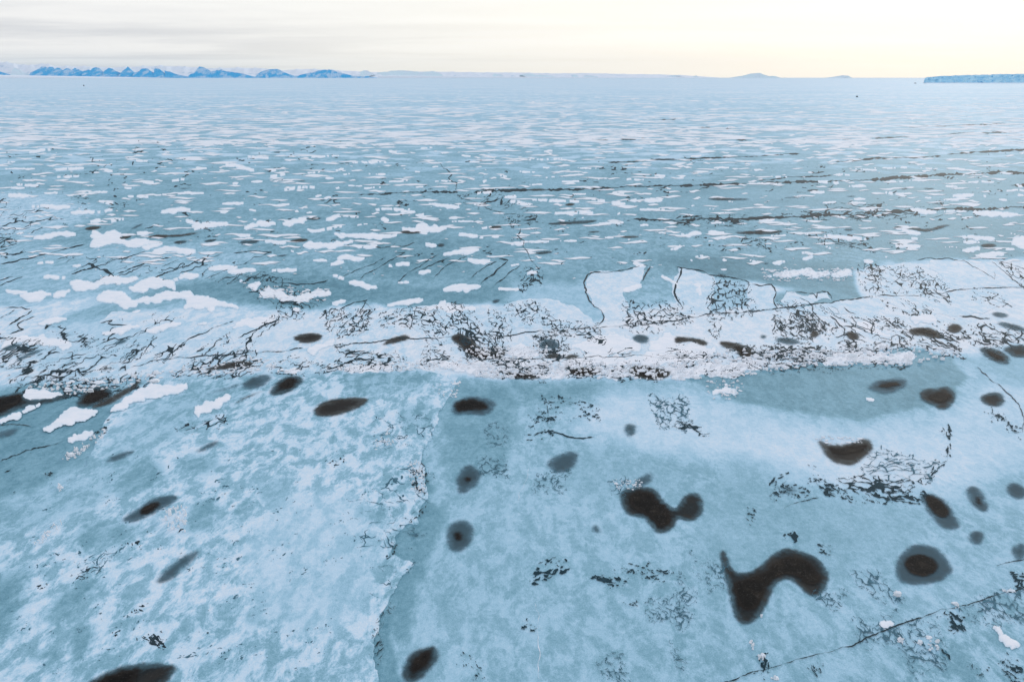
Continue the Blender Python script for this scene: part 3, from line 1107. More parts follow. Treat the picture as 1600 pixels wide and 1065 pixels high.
# near right sheet
hole(pts('I', '1003 560 1020 490 1070 435 1130 428 1200 452 1250 505 1268 550 1240 582 1180 608 1100 615 1020 605'), M_HOLE_GREY, 'round hole with a wide blue grey ring and a black centre',
     pts('I', '1040 530 1065 485 1120 475 1175 495 1205 535 1165 578 1090 578'), deep=7)
hole(pts('I', '198 470 208 458 222 480 240 545 290 568 345 555 400 520 440 475 490 448 560 462 640 488 688 545 690 600 660 665 615 670 560 620 520 592 480 585 440 625 410 690 370 770 315 802 268 780 245 700 232 620 212 560'),
     M_HOLE, 'long boomerang shaped black brown hole with a blue grey rim', pts('I', '255 605 330 590 400 565 450 515 500 488 560 492 620 525 658 580 640 622 590 612 540 572 480 565 430 600 390 655 370 715 320 745 275 720 252 650'), deep=8)
hole(pts('O', '969 769 983 762 1017 762 1027 768 1037 783 1054 796 1062 787 1070 775 1080 769 1092 773 1099 788 1096 803 1085 812 1070 814 1060 808 1052 822 1040 832 1026 832 1016 820 1008 808 990 806 974 797'),
     M_HOLE, 'double lobed brown black hole, a bent part and a small round one', pts('O', '983 770 1010 767 1028 780 1047 800 1048 818 1030 825 1018 812 1000 800 984 792'), deep=8)
hole(pts('F', '643 672 680 692 740 697 800 690 845 668 885 672 902 705 880 735 850 755 820 788 765 788 710 772 670 725'), M_HOLE_BROWN, 'basin shaped brown hole under a white frosty edge',
     pts('F', '690 705 760 712 830 690 870 690 870 715 810 735 740 745 710 735'), deep=10)
hole(ell(1388, 603, 27, 12, -8, rng=er), M_HOLE_GREY, 'smooth oval grey hole in the stained ice below the ridge', ell(1390, 602, 15, 4, -6), deep=8)
hole(pts('F', '1115 455 1150 435 1190 440 1240 425 1275 450 1282 480 1250 525 1215 535 1180 512 1130 488'), M_HOLE, 'ragged black hole right of the smooth oval grey hole', pts('F', '1150 470 1200 455 1260 460 1240 495 1190 500'), deep=8)
hole(ell(1552, 624, 18, 10, 12, rng=er), M_HOLE, 'small dark oval hole inside the speckled arc near the right edge', deep=8)
hole(pts('F', '1388 250 1440 248 1490 262 1532 300 1522 324 1470 312 1420 288'), M_HOLE, 'dark almond shaped hole at the right end of the ridge', pts('F', '1420 262 1490 285 1515 310 1460 298'), deep=8)
hole(pts('F', '1495 250 1560 232 1640 250 1650 285 1590 292 1540 285'), M_HOLE, 'dark hole cut by the right photo edge behind the almond shaped hole', deep=10)
hole(ell(1527, 779, 21, 12, 58, rng=er), M_HOLE_GREY, 'slender grey oval hole tilted beside the brown streaked one', ell(1529, 782, 6, 3, 58), deep=9)
hole(ell(1588, 767, 17, 10, 42, rng=er), M_HOLE_GREY, 'small blue grey oval hole at the right photo edge', deep=8)
hole(pts('I', '1110 205 1160 192 1220 220 1262 262 1302 345 1282 360 1220 358 1188 320 1148 275'), M_HOLE_GREY, 'tapered grey hole with a black crumbly upper end and brown middle', pts('I', '1130 205 1190 210 1240 250 1255 300 1215 310 1170 280'), deep=8)
hole(ell(1525, 840, 12, 10, 10, rng=er), M_HOLE_GREY, 'small faint grey hole right of the tapered hole', deep=9)
hole(ell(1594, 862, 11, 14, 35, rng=er), M_HOLE_GREY, 'half visible dark blue hole on the right photo edge', deep=8)
hole(pts('E', '518 535 535 495 580 475 640 470 700 488 726 502 710 540 660 560 610 552 540 558'), M_HOLE_GREY, 'large oval hole just below the rubble ridge, black on its left', pts('E', '530 525 550 495 620 482 680 500 690 530 610 535 550 545'), deep=8)
hole(pts('E', '540 870 560 810 600 785 640 800 655 840 630 890 580 920 545 915'), M_HOLE_GREY, 'grey oval hole with a tiny dark dot in its middle', ell(731, 749, 4, 3), deep=9)
hole(pts('H', '495 400 510 340 555 315 605 325 628 370 605 430 560 465 515 460 500 430'), M_HOLE_GREY, 'round grey hole with a small reddish brown centre', ell(716, 838, 6, 7), deep=9)
hole(ell(656, 1037, 35, 20, -52, rng=er), M_HOLE, 'dark oval hole standing upright at the bottom beside the mottled floe', ell(657, 1035, 22, 10, -52), deep=12)
hole(ell(880, 722, 27, 13, -28, rng=er), M_HOLE_GREY, 'tilted grey oval hole above the double lobed hole, farther left', deep=9)
hole(ell(985, 673, 9, 11, 20, rng=er), M_HOLE_GREY, 'small pale grey oval spot on the white drifted ice', deep=10)
hole(ell(1006, 750, 14, 8, -35, rng=er), M_HOLE_GREY, 'faint grey oval touching the back of the double lobed hole', deep=9)
hole(ell(932, 827, 6, 5, 0, rng=er), M_HOLE_GREY, 'tiny grey spot left of the double lobed hole', deep=8)
hole(ell(1232, 765, 18, 12, 0, rng=er), M_HOLE_GREY, 'pale grey smudge at the left end of the speckled arc', deep=30, soft=8)
# on the mottled floe
ZF = 0.13
hole(pts('O', '491 642 500 631 525 625 560 622 579 624 562 637 542 645 512 652 494 651'), M_HOLE_BROWN, 'long brown grey hole at the upper rim of the mottled floe', z=ZF, deep=9)
hole(pts('D', '1252 445 1290 402 1340 375 1402 388 1400 412 1330 460 1260 470'), M_HOLE, 'dark tilted hole right of its paler twin behind the mottled floe', pts('D', '1290 430 1330 395 1380 395 1340 440'), z=ZF, deep=8)
hole(pts('D', '1115 425 1160 390 1230 372 1262 382 1225 420 1150 448'), M_HOLE_GREY, 'grey tilted hole left of its darker twin behind the mottled floe', z=ZF, deep=8)
hole(pts('D', '940 470 1020 430 1120 405 1160 410 1080 440 980 468'), M_HOLE_GREY, 'faint smoky tail left of the grey tilted hole', z=ZF, deep=14, soft=5)
hole(pts('D', '1075 505 1120 475 1190 455 1240 440 1160 480 1090 515'), M_HOLE_BROWN, 'thin brownish streak below the two tilted twin holes', z=ZF, deep=12, soft=4)
hole(pts('G', '568 315 590 295 640 270 700 225 760 206 832 208 800 242 740 275 690 305 620 332 575 328'), M_HOLE_GREY, 'lens shaped dark hole with a black middle on the mottled floe', pts('G', '640 285 700 245 745 240 720 275 670 305'), z=ZF, deep=8)
hole(pts('G', '718 612 760 550 840 490 900 463 932 463 890 520 830 572 762 608'), M_HOLE_GREY, 'slim grey hole in the middle of the mottled floe', z=ZF, deep=10)
hole(pts('G', '395 1070 480 1030 560 995 660 978 830 988 800 1045 765 1100 600 1180 380 1180'), M_HOLE, 'big black grey hole cut by the bottom of the photo', pts('G', '440 1065 560 1015 680 1000 640 1060 560 1130 430 1150'), z=ZF, deep=14)
hole(pts('D', '483 782 520 750 600 725 625 728 560 766'), M_HOLE_GREY, 'small blue grey sliver near the left side of the mottled floe', z=ZF, deep=9)
hole(pts('D', '900 738 940 705 1000 678 1012 688 960 722'), M_HOLE_GREY, 'small slanting grey sliver below the tilted twin holes', z=ZF, deep=10)
hole(pts('D', '-60 480 0 478 60 458 105 452 112 488 200 488 300 462 315 473 200 508 100 522 40 548 -60 580'), M_HOLE, 'long black slush pool at the left photo edge', pts('D', '-60 490 60 468 98 465 95 500 30 535 -60 560'), deep=7, z=.06)
hole(pts('D', '348 512 390 460 430 428 500 436 528 458 500 482 440 512 390 522'), M_HOLE, 'black slanting hole right of the long slush pool', pts('D', '380 500 420 450 490 448 505 465 440 498'), deep=7, z=.06)
hole(pts('D', '-20 645 50 622 92 617 60 648 -20 672'), M_HOLE_GREY, 'blue grey smear at the left edge in front of the slush pool', deep=9)
hole(pts('D', '415 530 460 500 540 460 620 420 660 395 600 450 500 510'), M_HOLE_BROWN, 'narrow brown groove running up from the black slanting hole', deep=8, z=.06)
# shattered band
B_HOLES = [
    ('A', '1345 910 1400 890 1480 888 1500 905 1460 935 1390 940', M_HOLE_BROWN, 'brown grey hole among the slanting cracks of the left band', None),
    ('E', '190 238 230 205 290 185 332 188 320 215 250 228', M_HOLE_BROWN, 'slanting dark hole on the white plate above the mottled floe', None),
    ('E', '505 205 540 175 600 190 640 235 700 268 770 258 768 285 720 302 640 300 580 272 560 240', M_HOLE_BROWN, 'large ragged brown black hole at the left end of the ridge', '575 265 610 245 700 280 740 275 715 298 640 296'),
    ('E', '908 232 950 203 1000 208 1032 240 990 258 930 252', M_HOLE_GREY, 'grey hole between the white ridge drifts, fourth hole along the band', None),
    ('E', '960 285 985 270 1015 275 1015 295 970 297', M_HOLE_BROWN, 'tiny dark pocket below the grey band hole', None),
    ('E', '1035 290 1070 275 1110 280 1110 297 1050 302', M_HOLE_BROWN, 'tiny brown pocket right of the other tiny pocket', None),
    ('E', '750 355 800 358 900 372 962 378 880 398 800 386', M_HOLE_BROWN, 'long brown black trough at the lower rim of the ridge', '780 365 860 372 920 382 860 390'),
    ('E', '1042 362 1080 343 1140 332 1222 348 1190 378 1110 382', M_HOLE_BROWN, 'brown black trough in the ridge, middle one of three', '1060 362 1100 348 1160 350 1150 372 1100 375'),
    ('E', '1333 365 1350 328 1400 328 1480 338 1548 360 1510 392 1440 402 1370 386', M_HOLE_BROWN, 'widest brown black trough, right one of three along the ridge rim', '1345 362 1370 340 1450 350 1500 365 1440 388 1380 378'),
    ('B', '1350 905 1390 890 1440 905 1435 935 1400 942 1360 928', M_HOLE_GREY, 'greenish grey notch between two white ridge drifts', None),
    ('F', '-20 200 0 192 60 198 132 212 135 238 100 240 70 215 0 228 -20 222', M_HOLE_BROWN, 'ragged brown patch on top of the broad white ridge drift', None),
    ('F', '183 215 250 220 310 235 352 260 330 303 290 298 260 255 200 245', M_HOLE_BROWN, 'dark ragged hole beside the broad white ridge drift', '250 235 310 250 335 275 310 295 280 275'),
    ('F', '438 200 520 195 582 225 520 237 460 228', M_HOLE_GREY, 'smudged grey hole under the tangled cracks', None),
    ('F', '372 193 390 182 410 190 405 205 380 207', M_HOLE_GREY, 'small grey dot on the smooth square plate', None),
    ('F', '600 190 620 165 650 170 655 190 620 205', M_HOLE_BROWN, 'brown smudge at the right end of the tangled cracks', None),
    ('F', '768 170 820 173 848 205 790 218', M_HOLE_BROWN, 'short brown hole pointing out of the ridge snow', None),
    ('F', '1055 162 1110 150 1170 153 1215 185 1205 210 1130 192 1080 195', M_HOLE_BROWN, 'long brown stained hole in the right ridge', '1085 165 1140 158 1190 178 1190 195 1120 182'),
    ('F', '1238 150 1270 130 1312 145 1315 170 1275 185 1245 172', M_HOLE_BROWN, 'round brown smudge right of the long stained hole', None),
    ('F', '1440 85 1490 78 1535 95 1520 112 1470 110', M_HOLE_GREY, 'faint grey smudge on the white plate at the right', None),
    ('F', '1460 125 1530 128 1598 150 1640 180 1560 170 1490 150', M_HOLE_GREY, 'dark smear at the right photo edge of the ridge', None),
    ('A', '510 945 560 915 600 915 570 945', M_HOLE_GREY, 'olive grey smudge among the left cracks', None),
    ('A', '930 1062 1000 1035 1110 1015 1180 1020 1150 1045 1010 1062', M_HOLE_BROWN, 'dark rubble stained hollow in the left band', None),
    ('A', '0 965 50 940 105 935 90 955 30 975', M_HOLE, 'dark slushy streak at the left photo edge of the band', None),
    ('A', '60 1020 140 970 215 960 160 990 90 1025', M_HOLE_GREY, 'grey streak right of the slushy streak at the left edge', None),
]
for pn, s, mt, lab, core in B_HOLES:
    hole(pts(pn, s), mt, lab, pts(pn, core) if core else None, z=.062, soft=4.0, deep=7)
# smudges on the middle plain
M_HOLES = [('B', '960 380 1040 373 1130 370 1202 364 1180 380 1050 390 970 391', M_HOLE), ('B', '680 402 715 392 755 394 750 405 700 408', M_HOLE_BROWN), ('B', '268 420 310 414 385 418 380 428 310 434', M_HOLE_BROWN),
           ('B', '890 518 940 510 995 510 980 522 920 528', M_HOLE), ('B', '448 482 470 472 490 478 485 490 460 492', M_HOLE), ('B', '705 740 730 730 752 735 730 752 710 752', M_HOLE_GREY),
           ('C', '245 425 330 415 420 412 492 415 470 430 370 436 290 434', M_HOLE), ('C', '758 410 785 402 815 408 800 420 770 418', M_HOLE_GREY), ('C', '985 405 1010 393 1080 396 1150 412 1220 388 1272 388 1200 412 1140 426 1070 408', M_HOLE),
           ('C', '1388 483 1430 472 1478 480 1460 496 1410 494', M_HOLE), ('C', '122 270 180 262 250 266 342 268 330 275 240 278 160 276', M_HOLE), ('C', '588 230 620 222 652 226 640 235 600 236', M_HOLE),
           ('A', '795 470 830 460 872 462 860 475 820 480', M_HOLE), ('A', '935 465 975 453 1012 454 990 467 950 471', M_HOLE), ('A', '1093 468 1150 458 1205 462 1190 474 1120 478', M_HOLE),
           ('A', '675 445 720 432 800 436 900 424 950 420 880 440 780 448 700 452', M_HOLE_BROWN), ('A', '1335 462 1390 450 1435 455 1410 468 1350 470', M_HOLE_BROWN), ('A', '1405 360 1450 352 1495 355 1470 368 1420 366', M_HOLE),
           ('A', '385 405 430 392 480 398 450 412 400 415', M_HOLE_BROWN), ('A', '520 455 580 438 620 440 580 458', M_HOLE_BROWN), ('A', '1270 535 1310 524 1340 528 1300 540', M_HOLE_GREY), ('A', '590 415 640 385 670 380 640 405', M_HOLE_GREY),
           ('B', '640 228 680 222 720 225 700 233 660 233', M_HOLE_BROWN), ('B', '860 228 910 220 960 222 950 232 890 234', M_HOLE_BROWN), ('B', '1040 295 1065 287 1095 291 1080 302 1050 302', M_HOLE_BROWN),
           ('B', '1140 422 1180 416 1215 420 1180 428', M_HOLE_BROWN), ('B', '1290 445 1340 438 1400 440 1380 450 1310 452', M_HOLE_BROWN), ('C', '480 262 540 256 590 258 560 266 500 268', M_HOLE_GREY),
           ('C', '765 258 800 251 830 257 800 264', M_HOLE_GREY), ('C', '1125 220 1160 217 1195 222 1160 228', M_HOLE), ('C', '385 567 405 560 425 566 405 574', M_HOLE_GREY), ('A', '820 222 860 216 905 218 860 224', M_HOLE), ('A', '1365 188 1400 183 1420 186 1390 191', M_HOLE)]
for pn, s, mt in M_HOLES:
    nm = {M_HOLE: 'thin black slush hole', M_HOLE_BROWN: 'flat brownish slush hole', M_HOLE_GREY: 'faint grey slush hole'}[mt]
    hole(pts(pn, s), mt, None, None, z=.06, soft=2.0, deep=4, what=nm, smoothing=2)


# ------------------------------------------------------------------ cracks and leads
def ribbon_outline(line, w0, rng, jit=0.35, ay=0.6, vary=0.6):
    """outline of a crack drawn along a photo-pixel line"""
    ln = roughen(line, rng, 4.0, 0.07, ay, closed=False)
    n = len(ln)
    L, Rr = [], []
    wcur = 1.0
    for i, (x, y) in enumerate(ln):
        a = ln[max(0, i - 1)]; b = ln[min(n - 1, i + 1)]
        tx, ty = b[0] - a[0], b[1] - a[1]
        l = max(1e-6, math.hypot(tx, ty))
        nx, ny = -ty / l, tx / l
        wcur = max(0.25, min(1.7, wcur + rng.gauss(0, vary * .5)))
        k = min(1, i / 2.0, (n - 1 - i) / 2.0)
        hw = w0 * .5 * (wcur * max(k, .15)) * (.35 if rng.random() < .12 else 1)
        j = rng.gauss(0, jit) * w0 * .3
        L.append((x + nx * (hw + j), y + ny * (hw + j)))
        Rr.append((x - nx * (hw - j), y - ny * (hw - j)))
    return L, Rr


def crack(name, line, width, z, mat, rng, label=None, cat='crack', group=None, jit=.35, vary=.6, ay=.6):
    L, Rr = ribbon_outline(line, width, rng, jit, ay, vary)
    n = len(L)
    verts = [P(x, y, 0)[:2] + (z,) for x, y in L] + [P(x, y, 0)[:2] + (z,) for x, y in Rr]
    faces = up_faces(verts, [(i, i + 1, n + i + 1, n + i) for i in range(n - 1)])
    m = line[len(line) // 2]
    c = P(m[0], m[1], 0)
    o = link_mesh(name, verts, faces, mat, origin=(c[0], c[1], z))
    tag(o, label, cat, group)
    return o


cr = random.Random(19)
LEADS = [   # the long open leads
    ('O', '560 305 600 303 640 301 680 300 716 300', 3.0, 'dark lead between snow streaks, left of the crooked far crack'),
    ('O', '740 301 780 298 830 297 880 296 930 294 980 291 1030 290 1080 290 1120 289 1170 287 1220 285 1260 284 1300 284', 3.6, 'long dark lead crossing the plain, the longer farther one'),
    ('O', '1288 284 1330 282 1380 280 1420 277 1470 273 1520 272 1560 269 1640 267', 4.2, 'right end of the farther dark lead reaching the photo edge'),
    ('O', '990 342 1030 344 1060 345 1100 342 1150 343 1200 340 1250 339 1290 336 1330 334', 3.8, 'long dark lead in front of the farther one, left half'),
    ('O', '1350 333 1390 331 1440 329 1490 326 1540 327 1580 324 1660 322', 5.2, 'broad right half of the nearer dark lead at the photo edge'),
    ('O', '1305 253 1340 250 1400 247 1450 245 1470 244', 2.6, 'straight dark lead beyond the farther long lead'),
    ('O', '1060 250 1110 247 1160 245 1210 242 1250 240', 2.0, 'thin dashed dark lead in the middle right plain'),
    ('O', '1420 199 1480 197 1530 195 1575 193', 1.8, 'hair thin dark lead far out below the iceberg'),
    ('O', '1480 241 1540 237 1600 234 1640 232', 2.6, 'dark lead at the right edge beyond the long leads'),
    ('O', '1480 210 1540 208 1600 205', 1.8, 'thin dark lead touching the right photo edge under the iceberg'),
    ('O', '1310 218 1370 216 1420 214', 1.8, 'short thin lead in the far right plain'),
    ('O', '900 220 960 218 1010 216', 1.6, 'short thin lead in the middle of the far plain'),
    ('O', '950 254 1000 252 1060 249', 1.8, 'thin lead left of the dashed dark lead'),
    ('O', '1085 200 1110 199', 2.2, 'tiny black lead, left of a pair far out'),
    ('O', '1120 201 1142 201', 2.2, 'tiny black lead, right of a pair far out'),
    ('O', '1150 219 1170 219', 2.0, 'tiny black lead in front of the pair'),
    ('O', '1030 187 1060 186', 1.6, 'tiny faint lead beyond the black pair'),
    ('O', '1580 290 1600 289 1640 289', 4.0, 'short thick black lead at the right edge between the long leads'),
    ('O', '1185 282 1280 276 1300 274', 1.6, 'thin spur splitting from the farther dark lead'),
]
for pn, s, wd, lab in LEADS:
    crack('ice_lead', pts(pn, s), wd * .75, 0.05, M_CRACK, cr, lab, 'lead', 'open dark leads in the sea ice', jit=.5, vary=1.0, ay=.2)
    L0 = pts(pn, s)

CRACKS = [
    ('B', '450 95 470 108 482 128 500 135 522 152 505 172 515 185 545 195 538 225 545 240', 2.0, M_CRACK, 'crooked dark crack zigzagging across the far middle plain'),
    ('B', '545 250 562 265 600 275 640 285 680 312 720 325 760 330', 1.6, M_CRACK, 'thin crack running on from the crooked far crack'),
    ('B', '840 405 835 425 825 440 855 462 850 490 870 515 880 540 905 570 925 592 905 602', 2.4, M_CRACK, 'crooked dark crack in the middle below the start of the nearer lead'),
    ('B', '1440 575 1410 574 1340 592 1280 604 1180 606 1150 618 1135 645 1140 700 1155 740 1180 768 1212 785 1225 815 1205 850', 3.4, M_CRACK_SOFT, 'wide bent crack bordering the pale plate'),
    ('B', '1438 578 1425 605 1410 630 1400 650', 3.4, M_CRACK_SOFT, 'short thick crack hooked at the right end of the wide bent crack'),
    ('B', '1555 580 1585 592 1578 620 1562 655 1550 700 1570 745 1590 775', 3.4, M_CRACK, 'bent dark crack at the left side of the spotted pale plate'),
    ('C', '-10 582 70 596 150 622 210 628 270 637 325 655 322 672', 1.8, M_CRACK, 'fine dark edge crack of the pale plates below the blue channel'),
    ('C', '340 664 430 665 452 700 440 740 462 778', 2.0, M_CRACK, 'crack hooked round the smooth square plate'),
    ('C', '495 715 500 695 560 700 620 705 640 728 640 702 690 700 712 735', 1.8, M_CRACK, 'notched crack like a square tooth below the blue channel'),
    ('C', '-250 850 -100 835 0 828 130 800 240 795 340 790 450 776 540 768 620 756 750 736 900 719', 2.0, M_CRACK, 'long dashed crack crossing the shattered band'),
    ('C', '920 716 1050 715 1170 704 1280 690 1400 680 1500 678 1640 670', 1.6, M_CRACK, 'long straight hairline between the white plates at the right'),
    ('C', '1100 552 1250 543 1370 541 1450 546 1530 570 1640 600', 1.4, M_CRACK, 'thin upper edge crack of the large white plate'),
    ('C', '1310 548 1380 590 1430 620 1462 640 1458 605', 1.6, M_CRACK, 'short forked crack in the large white plate'),
    ('C', '1450 560 1500 600 1560 650 1620 690', 1.6, M_CRACK, 'dashed crack crossing the large white plate to the edge'),
    ('I', '190 1080 220 1066 310 1035 400 1012 480 985 560 960 640 938 720 922 800 902 845 880 870 860 950 832 1020 802 1080 782 1170 752 1260 728 1320 712 1400 690 1500 656 1560 645 1660 615', 2.6, M_CRACK, 'long thin crack rising across the near right corner'),
    ('I', '1470 530 1520 515 1580 505 1660 490', 2.4, M_CRACK, 'short dark crack at the right photo edge'),
    ('E', '0 240 120 222 220 212 330 205 420 202 560 195 700 186 860 175 1000 165 1150 156 1300 146 1450 134 1600 122', 1.5, M_CRACK, 'hairline crack running straight through the whole shattered band'),
    ('D', '600 338 680 318 760 300 900 290 1080 277 1200 270 1300 265 1400 248', 1.6, M_CRACK, 'hairline crack along the left half of the band'),
    ('E', '740 295 820 300 900 299 1000 297 1100 295 1300 291 1440 287 1600 284', 1.5, M_CRACK, 'hairline crack low in the ridge below the white drifts'),
    ('F', '1380 335 1430 380 1490 425 1540 470 1575 510 1592 560 1590 640', 1.6, M_CRACK_SOFT, 'curved crack bending down at the right photo edge'),
    ('H', '830 230 840 180 870 120 880 70', 1.2, M_SNOW, 'pale healed seam above the middle of the near ice'),
    ('H', '905 700 915 800 920 900 928 1060', 1.4, M_SNOW, 'pale straight healed seam running to the photo bottom'),
    ('E', '960 510 968 560 965 600 966 680', 1.5, M_CRACK, 'short upright crack in the speckled ice below the ridge'),
    ('E', '900 650 980 632 1050 655 1110 665 1180 660', 2.4, M_SPECK, 'short dark wavy crack above the tilted grey hole'),
    ('A', '0 572 80 556 150 541 220 524 280 506 340 492 392 480', 2.2, M_CRACK, 'long slanting crack, uppermost of the left ones'),
    ('A', '260 552 300 540 345 524', 1.8, M_CRACK, 'short slanting crack right of the uppermost left one'),
    ('A', '330 616 400 595 480 570 570 545 620 528 680 506', 2.2, M_CRACK, 'slanting crack left of the parallel pair'),
    ('A', '545 613 600 592 670 566 730 553 790 540', 1.8, M_CRACK, 'slanting crack, upper one of a parallel pair'),
    ('A', '710 640 750 620 800 602 850 582 900 560 960 540 1020 524', 2.6, M_CRACK, 'slanting crack, lower one of a parallel pair'),
    ('A', '945 640 1000 618 1050 596 1100 575 1150 556 1210 535 1256 516 1210 512 1140 513 1080 520', 2.2, M_CRACK, 'slanting crack bent back sharply at its upper end'),
    ('A', '-10 672 50 650 115 625', 2.0, M_CRACK, 'short slanting crack at the left edge, lower of two'),
    ('A', '-10 648 30 636 62 627', 2.4, M_CRACK, 'short slanting crack at the left edge, upper of two'),
    ('A', '-10 828 30 805 72 780', 2.0, M_CRACK, 'left crack of the fan of short cracks at the left edge'),
    ('A', '42 852 90 820 148 784', 2.6, M_CRACK, 'middle crack of the fan of short cracks at the left edge'),
    ('A', '45 895 110 872 80 852 110 830 160 814', 2.4, M_CRACK, 'curled crack of the fan of short cracks at the left edge'),
    ('A', '20 772 60 770 140 778', 1.6, M_CRACK, 'level crack closing the fan of short cracks'),
    ('A', '820 952 870 918 920 895 980 868 1030 850 1080 835', 2.0, M_CRACK, 'slanting crack left of the triangular snow patch'),
    ('A', '1100 912 1180 876 1230 852 1285 828 1290 800', 1.8, M_CRACK, 'crack under the triangular snow patch'),
    ('A', '770 1000 830 950 860 935', 2.2, M_CRACK, 'short steep crack below the slanting crack'),
    ('A', '560 1030 600 985 640 955', 2.0, M_CRACK, 'short steep crack left of the slanting plate'),
    ('A', '1240 650 1330 658 1420 662 1480 655 1520 640', 1.8, M_CRACK, 'wavy level crack beyond the branched white snow'),
    ('A', '465 842 520 830 500 845 590 850', 1.6, M_CRACK, 'little forked crack on the blue grey plate'),
    ('B', '0 645 60 610 130 580 180 555 215 536', 1.6, M_CRACK, 'left rung of the ladder of slanting cracks'),
    ('B', '95 642 150 605 200 575 260 540 305 516 260 522', 2.0, M_CRACK, 'second rung of the ladder of slanting cracks'),
    ('B', '270 652 300 625 320 606 390 570 420 548 455 528', 2.6, M_CRACK, 'thickest rung of the ladder of slanting cracks'),
    ('B', '340 615 400 590 450 562 510 540', 1.6, M_CRACK, 'thin rung right of the thickest rung'),
    ('B', '440 632 480 590 530 560 560 545 592 534', 2.2, M_CRACK, 'longest rung of the ladder of slanting cracks'),
    ('B', '610 642 640 605 680 580 730 556', 1.6, M_CRACK, 'faint rung left of the hooked rung'),
    ('B', '655 662 690 632 720 610 750 582 782 552 740 545', 2.6, M_CRACK, 'hooked rung at the right of the ladder of cracks'),
    ('B', '720 666 745 648 770 630 800 600 838 578', 2.2, M_CRACK, 'last rung of the ladder of slanting cracks'),
    ('B', '0 782 60 752 130 735 110 770 90 800', 1.8, M_CRACK, 'bent thin crack at the left of the white ridge plate'),
    ('B', '110 735 135 760 155 785', 1.8, M_CRACK, 'short crack joining the bent thin crack'),
    ('B', '140 495 250 485 350 470', 1.4, M_CRACK_SOFT, 'faint straight crack on the smooth blue plate'),
    ('C', '1300 810 1370 815 1440 822', 2.6, M_CRACK, 'short straight dark bar on the right plates'),
    ('C', '560 725 600 745 620 790 660 830 700 860', 1.8, M_CRACK, 'curving crack falling from the dashed crack'),
    ('C', '690 770 720 800 745 800 735 780 705 765', 1.8, M_CRACK, 'small looped crack in front of the dashed crack'),
    ('C', '765 770 790 792 825 805', 1.8, M_CRACK, 'short crack right of the small looped crack'),
    ('C', '700 810 740 845 770 870 755 905', 1.8, M_CRACK, 'crack pointing from the looped crack to the ridge'),
    ('D', '0 775 60 745 120 720 220 700 290 680', 1.8, M_CRACK, 'slanting crack in the stained blue ice at the left'),
    ('D', '0 606 60 600 120 605 150 615', 1.6, M_CRACK_SOFT, 'faint level crack in the stained blue ice'),
    ('D', '20 825 50 810', 2.4, M_CRACK, 'short dark nick in the stained blue ice'),
    ('F', '480 1000 520 970 580 955 650 940', 1.4, M_SPECK, 'thin curved crack below the speckled arc'),
]
for pn, s, wd, mt, lab in CRACKS:
    crack('ice_crack', pts(pn, s), wd * .56, 0.0685 if mt is not M_SNOW else .02, mt, cr, lab, 'crack', 'cracks in the sea ice')


# tangles: countless little cracks, one object for each patch
def cell_edges(u, v, seed):
    """distance to the edges of irregular polygons, in cell units"""
    iu, iv = np.floor(u).astype(np.int64), np.floor(v).astype(np.int64)
    f1 = np.full(u.shape, 9.0); f2 = np.full(u.shape, 9.0)
    for a in (-1, 0, 1):
        for b in (-1, 0, 1):
            k = ((iu + a) * 374761393 + (iv + b) * 668265263 + seed * 1442695) & 0xFFFFFFFF
            k = ((k ^ (k >> 13)) * 1274126177) & 0xFFFFFFFF
            k = k ^ (k >> 16)
            px_ = iu + a + (k & 0xFF) / 255.0
            py_ = iv + b + ((k >> 8) & 0xFF) / 255.0
            d = np.hypot(px_ - u, py_ - v)
            f2 = np.minimum(f2, np.maximum(f1, d)); f1 = np.minimum(f1, d)
    return (f2 - f1) * .55


def fill_field(F, gx, gy, z, verts, faces, rng):
    """polygons where the sampled field is positive"""
    ny, nx = F.shape
    pos = F > 0
    anyp = pos[:-1, :-1] | pos[1:, :-1] | pos[:-1, 1:] | pos[1:, 1:]
    for j, i in zip(*np.nonzero(anyp)):
        cs = ((j, i), (j, i + 1), (j + 1, i + 1), (j + 1, i))
        poly = []
        for k in range(4):
            a, b = cs[k], cs[(k + 1) % 4]
            fa, fb = F[a], F[b]
            xa, ya, xb, yb = gx[a[1]], gy[a[0]], gx[b[1]], gy[b[0]]
            if fa > 0:
                poly.append((xa, ya))
            if (fa > 0) != (fb > 0):
                t = fa / (fa - fb)
                poly.append((xa + (xb - xa) * t, ya + (yb - ya) * t))
        if len(poly) < 3:
            continue
        b0 = len(verts)
        for x, y in poly:
            verts.append(P(x, y)[:2] + (z,))
        faces.append(tuple(range(b0 + len(poly) - 1, b0 - 1, -1)))


